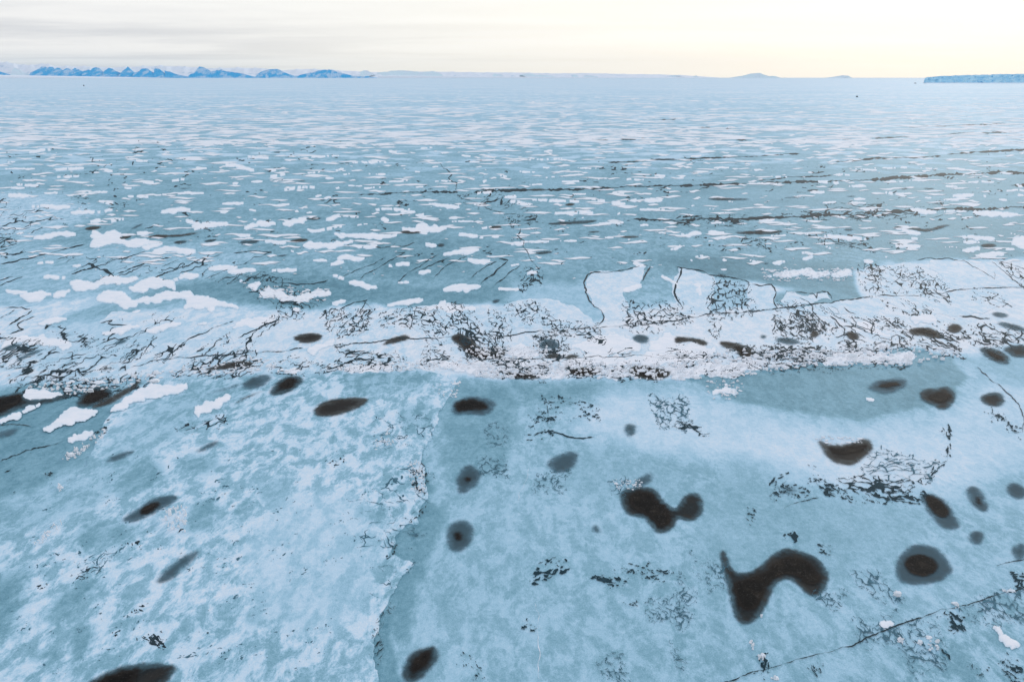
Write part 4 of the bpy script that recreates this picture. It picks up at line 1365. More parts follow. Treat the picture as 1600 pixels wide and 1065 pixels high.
def tangle(regions, seed, name='crack_tangle', mat=None, z=0.066, grow=1.0):
    if name in ('dark_specks', 'floe_specks'):
        tangle([r for r in regions if r[6] <= 1.05], seed + 300, 'faint_scratches', M_SCRATCH, z - .004, 1.6 if name == 'dark_specks' else .7)
        regions = [r for r in regions if r[6] > 1.05]
    rng = random.Random(seed)
    verts, faces = [], []
    for ri, (pn, s, count, ang, spread, length, width, curl) in enumerate(regions):
        poly = pts(pn, s)
        q = np.array(poly)
        A = abs(area2(poly)) / 2
        if count < 4 or A < 60:
            continue
        rho = count * 1000.0 / A * grow
        big = A > 30000
        cell = .75 if A < 9000 else 1.05 if A < 30000 else 1.3
        pad = 8
        gx = np.arange(q[:, 0].min() - pad, q[:, 0].max() + pad, cell)
        gy = np.arange(q[:, 1].min() - pad, q[:, 1].max() + pad, cell * .62)
        GX, GY = np.meshgrid(gx, gy)
        d = sdf_poly(GX, GY, poly)
        soft = 5 + .10 * math.sqrt(A)
        m = np.clip(.55 - d / (2 * soft), 0, 1)
        sd = seed * 97 + ri * 13
        wx = GX + 3.0 * turb(GX / 13, GY / 8, sd + 5, 2)
        wy = GY + 2.0 * turb(GX / 11, GY / 7, sd + 6, 2)
        c, sn = math.cos(R(ang)), math.sin(R(ang))
        u = wx * c + wy * sn
        v = -wx * sn + wy * c
        patch = turb(u / 34, v / 16, sd + 1, 3)
        if (length >= 3.5 or (width <= 1.05 and not big)) and not big:          # lines
            lam = max(7.0, min(22, 12.0 / math.sqrt(max(rho, .5) / 12.0)))
            st = (1.1 + .35 * length) if spread < 26 else 1.15
            n = turb(u / (lam * st), v / (lam * .8), sd + 2, 3, .38)
            n2 = turb(u / (lam * st * .55), v / (lam * .6), sd + 3, 2)
            keep = np.clip(m * 1.9 + patch * .7 - .42, 0, 1.2)
            n4 = turb(u / (lam * st * 1.9) + 31, v / (lam * 1.5), sd + 9, 3, .45)

            def dist(n):
                g1, g0 = np.gradient(n, cell * .62, cell)
                g = np.hypot(g0, g1)
                return np.abs(n) / np.maximum(g, .45 * g.mean())
            wpx = width * .36 * keep * (1 + .8 * n2)
            ce = cell_edges(u / (lam * st * 1.5), v / (lam * 1.15), sd + 11) * lam * 1.3
            F = np.maximum(wpx * .8 - dist(n), wpx * .88 * (patch * .6 + .75) - ce)
            F = np.maximum(F, (n2 * .5 + n * .5 + patch * .35 - 1.12) * (keep > .5))
        else:                                  # specks
            sz = max(1.15, width * 1.0)
            st = 1.0 + .45 * (length - 1) if spread < 45 else 1.2
            n = .62 * turb(u / (sz * st * 1.3), v / (sz * .8), sd + 2, 2, .6) + .55 * turb(u / (sz * st * 4.5), v / (sz * 2.4), sd + 8, 2, .5)
            f = min(.30, rho * (width ** 2) * max(1, length - 1) * .0026)
            thr = .95 - 1.25 * math.sqrt(f) + (.10 if big else 0)
            F = n - thr - (1 - np.clip(m * 1.4, 0, 1)) * 1.1 + patch * (.40 if not big else .5) - .05
        F = np.where(m > 0, F, -1)
        fill_field(F, gx, gy, z + rng.uniform(0, .003), verts, faces, rng)
    o = link_mesh(name, verts, faces, mat or M_CRACK)
    tag(o, kind='stuff')
    return o


tangle([  # curling tangles of the right plates
    ('C', '160 640 210 640 330 680 345 760 330 800 270 800 200 830 190 900 150 880 150 760', 95, 75, 35, 6, 1.3, .7),
    ('C', '450 740 560 760 620 770 660 860 620 880 500 900 460 840', 90, 50, 40, 6, 1.3, .7),
    ('C', '850 590 920 600 930 700 900 725 860 680', 36, 70, 30, 6, 1.2, .6),
    ('C', '930 690 1010 740 1110 780 1180 775 1150 800 1050 790 960 750', 40, 35, 20, 6, 1.3, .5),
    ('C', '1040 610 1120 600 1200 640 1240 690 1130 680 1060 650', 55, 40, 30, 6, 1.1, .6),
    ('C', '920 590 1040 600 1120 700 960 690', 30, 45, 30, 7, 1.0, .5), ('C', '1350 690 1480 720 1560 770 1480 760 1360 740', 30, 25, 25, 6, 1.2, .5),
    ('C', '1130 700 1240 720 1260 755 1180 740', 12, 30, 20, 6, 1.2, .5), ('C', '0 720 80 800 60 840 0 860', 22, 40, 50, 5, 1.1, .6), ('C', '920 830 1010 820 1060 860 1000 880 930 860', 30, 30, 30, 4, 1.3, .6),
    ('C', '600 780 720 880 700 900 610 860', 22, 55, 25, 6, 1.2, .5), ('C', '1350 860 1500 850 1600 900 1600 960 1450 920', 45, 20, 25, 5, 1.1, .5), ('C', '1500 560 1640 640 1640 690 1560 650', 20, 45, 30, 5, 1.1, .5),
], 41)
tangle([  # middle plates and ridge
    ('B', '520 760 620 790 650 860 700 940 740 1000 600 980 560 880 500 820', 130, 40, 40, 5, 1.3, .7), ('B', '700 790 780 820 780 920 740 990 700 900', 40, 80, 40, 5, 1.1, .6),
    ('B', '780 760 880 760 990 790 980 840 880 840 800 800', 60, 20, 60, 5, 1.2, .7), ('B', '1000 850 1200 850 1215 930 1140 900 1000 900', 60, 20, 50, 5, 1.2, .6), ('B', '1310 760 1500 760 1590 830 1480 870 1320 860', 60, 40, 60, 5, 1.2, .6),
    ('B', '0 820 160 790 120 860 60 900 0 910', 50, -30, 30, 5, 1.2, .5), ('B', '180 800 330 770 345 850 200 850', 40, -10, 40, 5, 1.1, .6), ('B', '350 780 460 790 470 850 380 870', 30, 20, 40, 5, 1.0, .6),
    ('B', '0 960 320 1000 300 1040 0 1050', 110, -8, 25, 4, 1.1, .5), ('B', '400 990 700 1000 700 1020 400 1030', 40, 0, 20, 5, 1.0, .4), ('B', '900 900 1050 900 1060 960 940 960', 40, 30, 40, 4, 1.2, .6),
    ('B', '1180 270 1250 275', 0, 0, 10, 3, 1, .3), ('B', '560 260 760 270 920 320 860 350 740 330 620 300', 34, -28, 14, 7, 1.0, .25), ('B', '780 370 900 360 900 400 790 400', 14, -12, 14, 6, 1.1, .3),
    ('B', '850 600 930 600 920 650 850 680', 20, 60, 40, 4, 1.2, .6), ('E', '740 310 940 330 940 390 740 380', 110, 5, 30, 4, 1.3, .5), ('E', '1050 320 1230 330 1220 370 1050 370', 50, 8, 30, 4, 1.3, .5),
    ('E', '400 180 500 150 480 300 400 320', 40, 60, 50, 4, 1.0, .6), ('E', '700 290 1598 270 1598 300 700 310', 70, -2, 12, 6, 1.0, .4),
], 42)
tangle([  # right ridge
    ('E', '620 300 740 300 980 330 960 395 760 390 640 370', 60, 5, 40, 3, 1.3, .5), ('E', '1040 330 1240 325 1330 330 1560 330 1560 400 1340 400 1050 380', 110, 5, 40, 3, 1.3, .5),
    ('E', '-20 300 320 290 560 300 540 330 0 345', 80, -4, 30, 3, 1.1, .5), ('E', '560 190 660 200 760 270 740 310 600 300 540 250', 80, 40, 40, 3, 1.4, .6), ('E', '900 200 1050 210 1080 300 960 300 900 260', 50, 10, 40, 3, 1.3, .6),
    ('F', '-20 215 140 215 160 240 60 225 -20 235', 40, 0, 40, 2, 1.3, .5), ('F', '180 220 330 240 420 330 300 320 240 260', 90, 20, 40, 3, 1.5, .6), ('F', '360 240 660 240 680 300 400 310', 80, 0, 40, 3, 1.3, .6),
    ('F', '640 130 900 110 1060 170 1040 220 860 210 700 200', 40, 25, 22, 4, 1.2, .5), ('F', '0 330 240 330 360 330 330 360 240 400 0 400', 50, -5, 40, 2, 1.1, .6), ('F', '1180 110 1320 130 1420 200 1300 220 1200 190', 40, 20, 40, 3, 1.2, .6),
    ('F', '0 270 160 270 200 300 0 320', 60, 5, 25, 4, 1.3, .5), ('F', '200 230 350 240 420 340 380 350 260 310', 80, 30, 30, 4, 1.5, .6), ('F', '390 290 640 290 640 330 540 340 420 345', 110, -8, 25, 4, 1.5, .5),
    ('F', '370 240 660 250 700 290 420 300', 80, 5, 25, 4, 1.3, .5), ('F', '700 235 1060 225 1060 250 880 275 700 265', 120, -3, 18, 4, 1.4, .5), ('F', '1050 180 1220 190 1320 260 1310 285 1200 270 1060 220', 120, 25, 25, 4, 1.4, .5),
    ('F', '430 330 660 315 960 325 1050 320 1040 335 900 345 640 340 440 350', 70, -4, 20, 4, 1.0, .5), ('F', '1320 200 1598 180 1598 220 1380 240', 60, 15, 22, 4, 1.1, .5), ('F', '440 100 620 100 650 200 560 230 450 200', 60, 40, 35, 5, 1.2, .6),
    ('F', '640 60 760 130 720 190 660 150', 10, 40, 20, 6, 1.1, .4), ('F', '850 110 950 160 920 180 860 150', 12, 30, 20, 4, 1.0, .4),
], 43)
tangle([  # left band: combed slanting cracks
    ('D', '0 190 110 220 220 240 120 300 0 320', 70, -28, 8, 9, 1.3, .15), ('D', '0 330 180 330 420 350 420 400 250 410 80 440', 120, -22, 12, 6, 1.3, .3), ('D', '240 400 500 380 540 430 480 450 330 470 290 450', 90, -15, 20, 5, 1.4, .4),
    ('D', '790 380 880 330 960 290 1080 250 1180 280 1190 330 1120 360 980 375', 170, -28, 14, 6, 1.4, .35), ('D', '920 270 1000 210 1060 170 1050 200 1000 250', 50, -40, 20, 6, 1.3, .4), ('D', '1100 280 1180 160 1280 110 1160 230', 30, -40, 10, 8, 1.2, .25),
    ('D', '570 300 640 250 720 200 720 230 640 280', 50, -40, 14, 7, 1.3, .3), ('D', '1190 320 1340 300 1598 340 1598 370 1300 370', 90, -8, 25, 5, 1.2, .45), ('D', '1500 100 1598 60 1598 130 1520 170', 30, -60, 30, 4, 1.2, .5),
    ('D', '230 160 340 180 420 210 380 240 280 200', 30, -15, 20, 6, 1.2, .3), ('D', '560 380 700 370 650 420 590 440', 40, -35, 15, 6, 1.2, .3), ('D', '700 300 800 240 860 230 760 310', 35, -45, 12, 7, 1.2, .3),
    ('D', '400 230 520 160 700 110 850 100 700 180 500 260', 40, -28, 10, 8, 1.0, .2), ('D', '100 250 560 260 560 340 100 330', 45, -18, 12, 8, 1.0, .2), ('A', '0 290 200 320 300 380 120 420 0 420', 45, -14, 7, 9, .9, .12),
    ('A', '0 420 120 520 110 540 0 550', 18, -20, 10, 7, 1.2, .2), ('A', '330 560 1000 540 900 640 400 640', 26, -24, 6, 9, .9, .12), ('A', '1000 640 1230 640 1200 570 1100 560', 14, -22, 12, 6, .9, .2),
    ('A', '1140 640 1290 650 1500 720 1360 780 1200 720', 40, 15, 25, 4, 1.1, .4), ('D', '1300 60 1380 40 1390 100 1300 110', 14, 40, 40, 4, 1.0, .5),
], 44)
tangle([  # blue ice nicks of the plain
    ('A', '0 0 1598 0 1598 560 900 500 300 300 0 200', 36, -3, 8, 5, .8, .2), ('B', '0 60 1598 60 1598 560 0 560', 44, -3, 10, 4, .8, .25), ('C', '0 60 1598 60 1598 540 0 540', 90, -2, 8, 5, .85, .25),
    ('C', '270 460 450 460 450 500 270 500', 30, 0, 12, 4, 1.1, .3), ('C', '480 340 900 330 1000 345 600 360', 40, -3, 10, 5, 1.3, .3), ('C', '0 360 300 350 300 380 0 380', 26, -2, 10, 5, 1.2, .3),
    ('C', '700 310 1200 300 1200 345 800 345', 26, -2, 8, 5, 1.0, .3), ('C', '600 425 700 430 900 500 700 480', 22, 12, 12, 6, 1.0, .25), 
], 45, name='plain_nicks')
tangle([  # dark specks scattered on the near ice
    ('F', '410 900 450 840 500 835 500 870 440 920', 30, -20, 40, 3, 2.2, .5), ('F', '480 860 600 890 640 930 540 950 420 950', 60, 10, 50, 2, 1.3, .6), ('F', '680 870 760 858 880 862 1010 868 1010 890 860 905 700 900', 70, 5, 25, 4, 2.4, .4),
    ('F', '1000 862 1100 845 1170 842 1160 875 1060 895', 36, -10, 20, 4, 2.2, .4), ('F', '1130 820 1200 780 1250 760 1240 800 1170 840', 24, -40, 15, 3, 1.6, .4), ('F', '1215 620 1250 610 1275 700 1250 760 1225 740 1250 690', 24, 70, 20, 3, 1.3, .4),
    ('F', '840 900 960 930 1070 925 1060 960 960 960 860 940', 50, 15, 20, 4, 2.3, .4), ('F', '1020 930 1150 930 1130 970 1050 975', 24, 10, 20, 3, 1.8, .5), ('F', '640 880 780 910 820 960 700 930', 26, 25, 25, 3, 1.4, .5),
    ('F', '890 720 1200 770 1150 850 900 840 850 800', 70, 0, 12, 5, .8, .2), ('F', '590 760 640 780 700 860 600 870', 24, 30, 50, 2, 1.2, .6), ('F', '1390 500 1500 530 1590 620 1590 680 1480 610', 75, 25, 40, 2, 1.3, .6),
    ('F', '0 580 60 600 160 650 60 640 0 630', 34, 15, 20, 4, 1.2, .4), ('F', '150 735 210 740', 0, 0, 1, 1, 1, 1), ('F', '1370 795 1410 795 1410 802 1370 802', 4, 0, 10, 3, 1.2, .3),
    ('E', '870 620 930 470 1060 460 1210 520 1200 580 1080 600 960 590', 150, 10, 60, 2, 1.1, .7), ('E', '860 650 950 620 1000 640 900 670', 26, -10, 30, 3, 1.4, .5), ('E', '640 770 760 760 780 830 660 820', 60, 0, 60, 2, 1.0, .7),
    ('E', '690 600 780 620 760 700 690 700', 30, 0, 60, 2, .9, .7), ('E', '920 840 1060 830 1040 920 900 910', 60, -10, 60, 2, .9, .7), ('E', '1450 480 1598 470 1598 620 1500 600', 60, 20, 30, 3, 1.0, .4),
    ('E', '1250 870 1320 860 1310 950 1270 930', 40, 0, 60, 2, 1.0, .7), ('H', '890 610 910 540 1000 510 1050 495 1100 515 1140 540 1000 570 940 610', 60, -20, 35, 3, 2.2, .5),
    ('H', '1130 570 1200 580 1330 590 1340 620 1240 620', 55, 10, 30, 3, 2.3, .5), ('H', '1240 530 1440 520 1540 570 1460 600 1330 580', 70, 5, 40, 2, 1.5, .6), ('H', '1290 670 1380 680 1420 720 1310 710', 40, 10, 40, 2, 1.7, .5),
    ('H', '1430 690 1598 640 1598 820 1450 780', 90, 40, 30, 2, .9, .5), ('H', '1210 950 1320 950 1330 1060 1220 1040', 50, 50, 40, 2, .9, .6), ('H', '810 780 870 770 910 800 910 840 830 810', 34, 20, 60, 2, 1.4, .7),
    ('H', '560 890 660 960 700 1065 570 1065', 40, 60, 40, 2, 1.3, .6), ('H', '1530 880 1598 960 1580 1000', 14, 50, 20, 3, 1.0, .4), ('I', '490 385 520 370 555 390 545 430 500 420', 34, 30, 60, 3, 3.0, .7),
    ('I', '640 440 710 420 700 480 650 470', 16, 30, 60, 2, 1.4, .6), ('I', '260 260 360 260 340 370 300 300', 22, 20, 60, 2, 1.2, .6), ('I', '810 560 900 560 1000 640 1030 690 940 680 840 610', 120, 45, 12, 4, 1.0, .25),
    ('I', '60 480 200 520 240 640 150 640 80 560', 70, 45, 40, 2, .9, .5), ('I', '820 790 1000 750 1000 860 880 900', 90, 50, 20, 3, 1.0, .3), ('I', '1020 820 1200 760 1220 1000 1100 1040 1020 940', 190, 45, 20, 3, .95, .3),
    ('I', '1240 740 1320 760 1330 830 1260 840', 44, 40, 50, 3, 2.0, .6), ('I', '1320 720 1598 640 1598 780 1420 800', 120, 45, 20, 3, .95, .3), ('I', '1220 920 1260 940 1250 990', 14, 45, 30, 3, 2.0, .4), ('I', '1480 940 1598 960 1598 1065 1500 1050', 60, 30, 40, 2, 1.4, .5),
    ('I', '370 950 420 920 425 1010 385 1010', 26, 80, 30, 3, 2.4, .5), ('I', '0 560 80 660 60 760 0 760', 40, 45, 40, 2, .9, .5), ('I', '1540 560 1600 570 1600 650 1550 630', 24, 30, 50, 3, 2.0, .6), ('I', '640 660 780 650 720 730', 26, 40, 30, 2, 1.0, .4),
    ('I', '340 1000 470 1000 460 1065 340 1065', 26, 30, 50, 2, 1.3, .6), ('I', '560 970 680 990 640 1040', 16, 50, 30, 2, 1.2, .5), ('I', '1350 990 1440 1000 1400 1060', 20, 50, 30, 2, 1.2, .5), ('I', '1120 195 1220 200 1230 240 1150 250', 70, 30, 50, 3, 1.9, .6),
], 46, name='dark_specks', mat=M_SPECK, z=.07)
tangle([  # on the mottled floe
    ('G', '330 590 440 540 490 560 420 580 350 600', 50, -25, 20, 4, 1.6, .5), ('G', '380 540 520 450 560 440 480 520', 34, -32, 10, 6, 1.0, .25), ('G', '570 440 650 400 660 460 600 470', 36, -40, 40, 3, 1.6, .6),
    ('G', '390 720 420 685 412 720', 10, -60, 20, 3, 2.0, .4), ('G', '440 740 480 760', 0, 0, 0, 1, 1, 1), ('G', '590 740 660 730 670 770 600 770', 14, 20, 40, 2, 1.6, .5), ('G', '640 870 740 850 780 930 690 910', 16, 25, 40, 2, 1.8, .5),
    ('G', '520 840 550 835 545 870 525 870', 16, -60, 40, 2, 2.6, .5), ('G', '955 840 990 825 985 850 960 855', 12, -30, 30, 2, 2.2, .5), ('G', '150 640 210 620 200 645', 12, -20, 20, 3, 1.4, .4), ('G', '5 800 40 780', 0, 0, 0, 1, 1, 1),
    ('G', '205 105 260 95 270 115 220 118', 10, 10, 20, 3, 1.6, .4), ('G', '1560 285 1580 290 1580 310', 6, 45, 30, 2, 2.0, .4), ('G', '1500 0 1598 0 1598 60 1520 80', 22, -30, 40, 2, 1.2, .6), ('G', '780 330 840 330 830 375', 16, -20, 40, 2, 1.3, .6),
    ('D', '820 640 900 600 1040 570 1040 600 900 640', 44, -20, 20, 4, 1.2, .4), ('D', '430 650 500 590 500 640 420 700', 34, -30, 30, 3, 1.3, .5), ('H', '0 300 400 0 420 200 300 520 200 700 150 500', 60, 0, 60, 2, .8, .6),
    ('G', '0 0 1598 0 1598 1065 0 1065', 26, -25, 25, 3, .8, .4), ('E', '150 600 420 560 400 700 200 720', 40, 0, 60, 2, 1.0, .7), ('H', '330 80 400 60 400 200 340 180', 60, 70, 50, 2, 1.2, .7), ('H', '230 500 265 480 255 400 390 250 390 290 275 390', 50, -45, 30, 3, 1.3, .5),
    ('H', '150 940 175 830 250 700 260 720 190 830 180 1000', 50, -70, 15, 4, 1.5, .4),
], 47, name='floe_specks', mat=M_CRACK, z=.118)


# ------------------------------------------------------------------ snow patches and drifts
SG = 'wind packed snow patches on the sea ice'
sr = random.Random(23)


def lens(x0, y0, x1, y1, th, rng):
    L = math.hypot(x1 - x0, y1 - y0)
    n = max(5, min(16, int(L / 6)))
    up, dn = [], []
    wv = rng.uniform(-.35, .35)
    pk = rng.uniform(.7, 1.6)
    for i in range(1, n):
        t = i / n
        prof = math.sin(math.pi * t ** pk) ** 1.05 + .06
        x = x0 + (x1 - x0) * t
        y = y0 + (y1 - y0) * t + wv * th * math.sin(2 * math.pi * t)
        up.append((x, y - th * .5 * prof * rng.uniform(.7, 1.05)))
        dn.append((x + rng.uniform(-1, 1), y + th * .5 * prof * rng.uniform(.45, 1.3)))
    return [(x0, y0)] + up + [(x1, y1)] + dn[::-1]



def snow(outline, label=None, name='snow_patch', z1=None, what='snow patch', mat=None, amp=.17, step=2.4, cat='snow patch', group=SG, z0=0.0, ay=.55):
    q = np.array(outline).mean(0)
    o = mound(name, roughen(outline, sr, step, amp, ay), z0 + (.125 if z1 and z1 > .1 else .02), z1 or (z0 + .085 + sr.uniform(0, .02)), mat or M_DRIFT, label, cat, group)
    if label is None:
        ask_label(o, what, q[0], q[1])
    return o


BIG = [
    ('A', '420 710 470 700 580 700 610 735 690 720 830 700 880 690 900 715 960 715 1040 740 1080 755 1120 770 1100 785 1060 770 1000 768 985 795 950 772 890 772 850 780 860 740 820 732 740 752 700 747 640 752 560 770 520 750 460 750', 'large white snow patch shaped like an arch with a hooked right end'),
    ('A', '320 660 360 640 450 645 510 620 570 630 660 625 640 642 560 662 480 668 430 690 330 690', 'humped snow patch left above the arched snow patch'),
    ('A', '580 682 640 650 760 640 830 615 930 622 900 642 810 652 820 690 780 682 690 682 620 702', 'snow patch with a long right wing above the arched snow patch'),
    ('A', '75 720 150 700 280 690 330 680 330 700 230 715 120 740', 'long tapering snow patch left of the arched snow patch'),
    ('A', '385 420 440 410 480 430 560 425 560 450 640 450 720 457 690 480 570 482 440 497 405 487 430 455', 'blocky snow patch with a tail, on the left plain'),
    ('A', '1090 640 1150 662 1240 640 1200 670 1180 695 1240 672 1300 690 1350 715 1420 700 1520 690 1540 705 1470 720 1420 745 1350 742 1300 745 1270 720 1220 730 1160 692', 'branched ragged snow patch right of the arched snow patch'),
    ('A', '1060 885 1090 840 1130 820 1200 810 1280 827 1260 847 1180 872 1120 862', 'triangular white snow patch at the edge of the cracked band'),
    ('A', '785 372 860 360 930 380 1060 375 1060 395 980 402 900 417 880 400 890 387', 'snow patch with a forked left end on the left plain'),
    ('A', '1055 408 1140 390 1230 370 1300 380 1340 365 1470 368 1400 386 1320 395 1250 396 1150 412', 'long ragged snow patch rising to a dark sliver'),
    ('A', '1390 485 1420 468 1520 472 1598 462 1640 470 1580 490 1480 500 1420 500', 'snow patch right of a brown sliver on the middle left plain'),
    ('C', '385 632 430 620 480 605 560 595 640 605 740 600 790 593 802 625 760 634 700 622 640 642 560 627 470 632 400 642', 'rough white drift on the blue channel, frayed along its front'),
    ('C', '68 668 90 652 112 665 112 705 95 722 80 700', 'small upright white spot on the pale plate'),
    ('C', '1598 440 1545 448 1540 468 1560 488 1640 500 1660 450', 'thick white snow patch cut by the right photo edge'),
    ('B', '262 408 300 398 350 402 355 375 400 378 420 395 500 388 500 408 430 425 330 425', 'star shaped snow patch above a brown smudge'),
    ('F', '-25 230 0 222 40 228 80 213 130 243 175 233 172 290 130 302 60 322 0 322 -20 280', 'broad white ridge drift under the ragged brown patch'),
    ('F', '-60 345 0 335 100 310 200 320 330 288 382 300 397 345 300 357 265 392 200 387 130 375 60 387 0 397 -50 380', 'white ridge drift with a scalloped lower rim'),
    ('F', '590 262 640 268 740 258 860 275 960 268 1060 258 1115 280 1090 300 1042 327 960 302 940 327 870 322 800 312 740 327 690 332 640 307 600 295', 'long white ridge drift with several lobes on the right'),
    ('F', '808 113 880 118 930 158 1002 190 950 202 880 182 830 152', 'smooth slanting snow patch on the right plates'),
    ('F', '1058 90 1130 83 1202 118 1192 150 1100 142', 'blunt white snow patch above the long stained hole'),
    ('E', '1055 242 1150 200 1230 183 1330 198 1402 240 1392 267 1250 282 1150 277', 'bright domed ridge drift right of the grey band hole'),
    ('E', '1438 205 1500 168 1550 188 1562 240 1600 240 1600 280 1480 282 1430 262', 'bright ridge drift right of the greenish notch'),
    ('E', '768 292 790 240 850 228 900 248 930 268 955 285 900 297 820 299', 'bright ridge drift right of the large ragged hole'),
    ('E', '-40 350 0 338 150 320 350 313 520 308 700 308 705 340 640 382 600 368 520 347 350 337 200 347 0 352', 'long white ridge drift forming the left end of the ridge'),
    ('E', '925 388 1000 360 1050 353 1052 377 960 390', 'small ridge drift between two brown troughs, left'),
    ('E', '1175 378 1250 350 1330 328 1332 365 1290 402 1210 392', 'small ridge drift between two brown troughs, right'),
    ('E', '700 300 1040 300 1330 300 1598 292 1640 300 1640 330 1500 325 1360 318 1200 330 1040 330 940 330 760 318', 'flat white ridge crest between the two hairline cracks'),
    ('B', '345 775 440 760 520 753 600 760 655 790 560 795 500 800 420 790', 'white snow rim on top of the ridge plate'),
    ('D', '98 470 130 430 200 435 280 453 302 465 220 490 120 490', 'white wedge of snow behind the long black slush pool'),
    ('D', '-40 590 0 583 60 548 130 513 200 515 130 547 60 582', 'white tongue of snow in front of the black slush pool'),
    ('D', '150 662 200 622 250 590 300 540 350 518 430 530 480 545 440 565 350 592 250 640', 'pointed snow tongue right of the black slush pool'),
    ('D', '480 545 560 500 620 450 760 420 900 398 870 440 760 470 650 500 560 540', 'long slanting snow tongue leading up to the ridge'),
    ('D', '310 687 340 640 400 628 452 625 430 655 370 677', 'small oval snow patch on the stained blue ice'),
    ('D', '870 592 900 520 950 490 1020 478 1080 470 1020 530 950 552', 'slanting snow patch on the mottled floe behind the twin holes'),
    ('D', '-40 260 0 248 80 190 200 180 345 230 300 272 200 242 90 222', 'broad snow patch at the left edge of the cracked band'),
    ('D', '1255 362 1290 345 1385 338 1420 352 1340 365', 'low snow patch beside the rubble at the left band'),
    ('D', '1405 255 1470 225 1545 200 1545 230 1450 287', 'snow wedge below the brown grey hole of the left band'),
    ('F', '140 450 200 437 210 403 230 430 275 440 262 472 220 457 160 467', 'frayed little snow patch left of the stained crescent'),
    ('F', '828 465 850 462 910 495 880 495', 'tiny white streak in the stained crescent'),
    ('I', '928 795 945 778 985 782 1000 798 1022 808 965 828 935 818', 'single rough white snow lump beside the long near crack'),
    ('I', '1400 812 1430 805 1520 850 1585 895 1570 912 1480 868', 'soft white streak in the near right corner'),
]
for pn, s, lab in BIG:
    onfl = 'mottled floe' in lab or 'tongue' in lab
    snow(pts(pn, s), lab, 'snow_drift' if 'drift' in lab or 'crest' in lab or 'rim' in lab else 'snow_patch', z0=0.0, z1=.17 if onfl else (.048 + .0004 * len(lab) * .2 + sr.uniform(0, .006) if lab and ('ridge' in lab or 'band' in lab or 'plates' in lab) else None),
         cat='snow drift' if 'drift' in lab else 'snow patch', amp=.22 if 'ridge' in lab else .19, step=2.2)

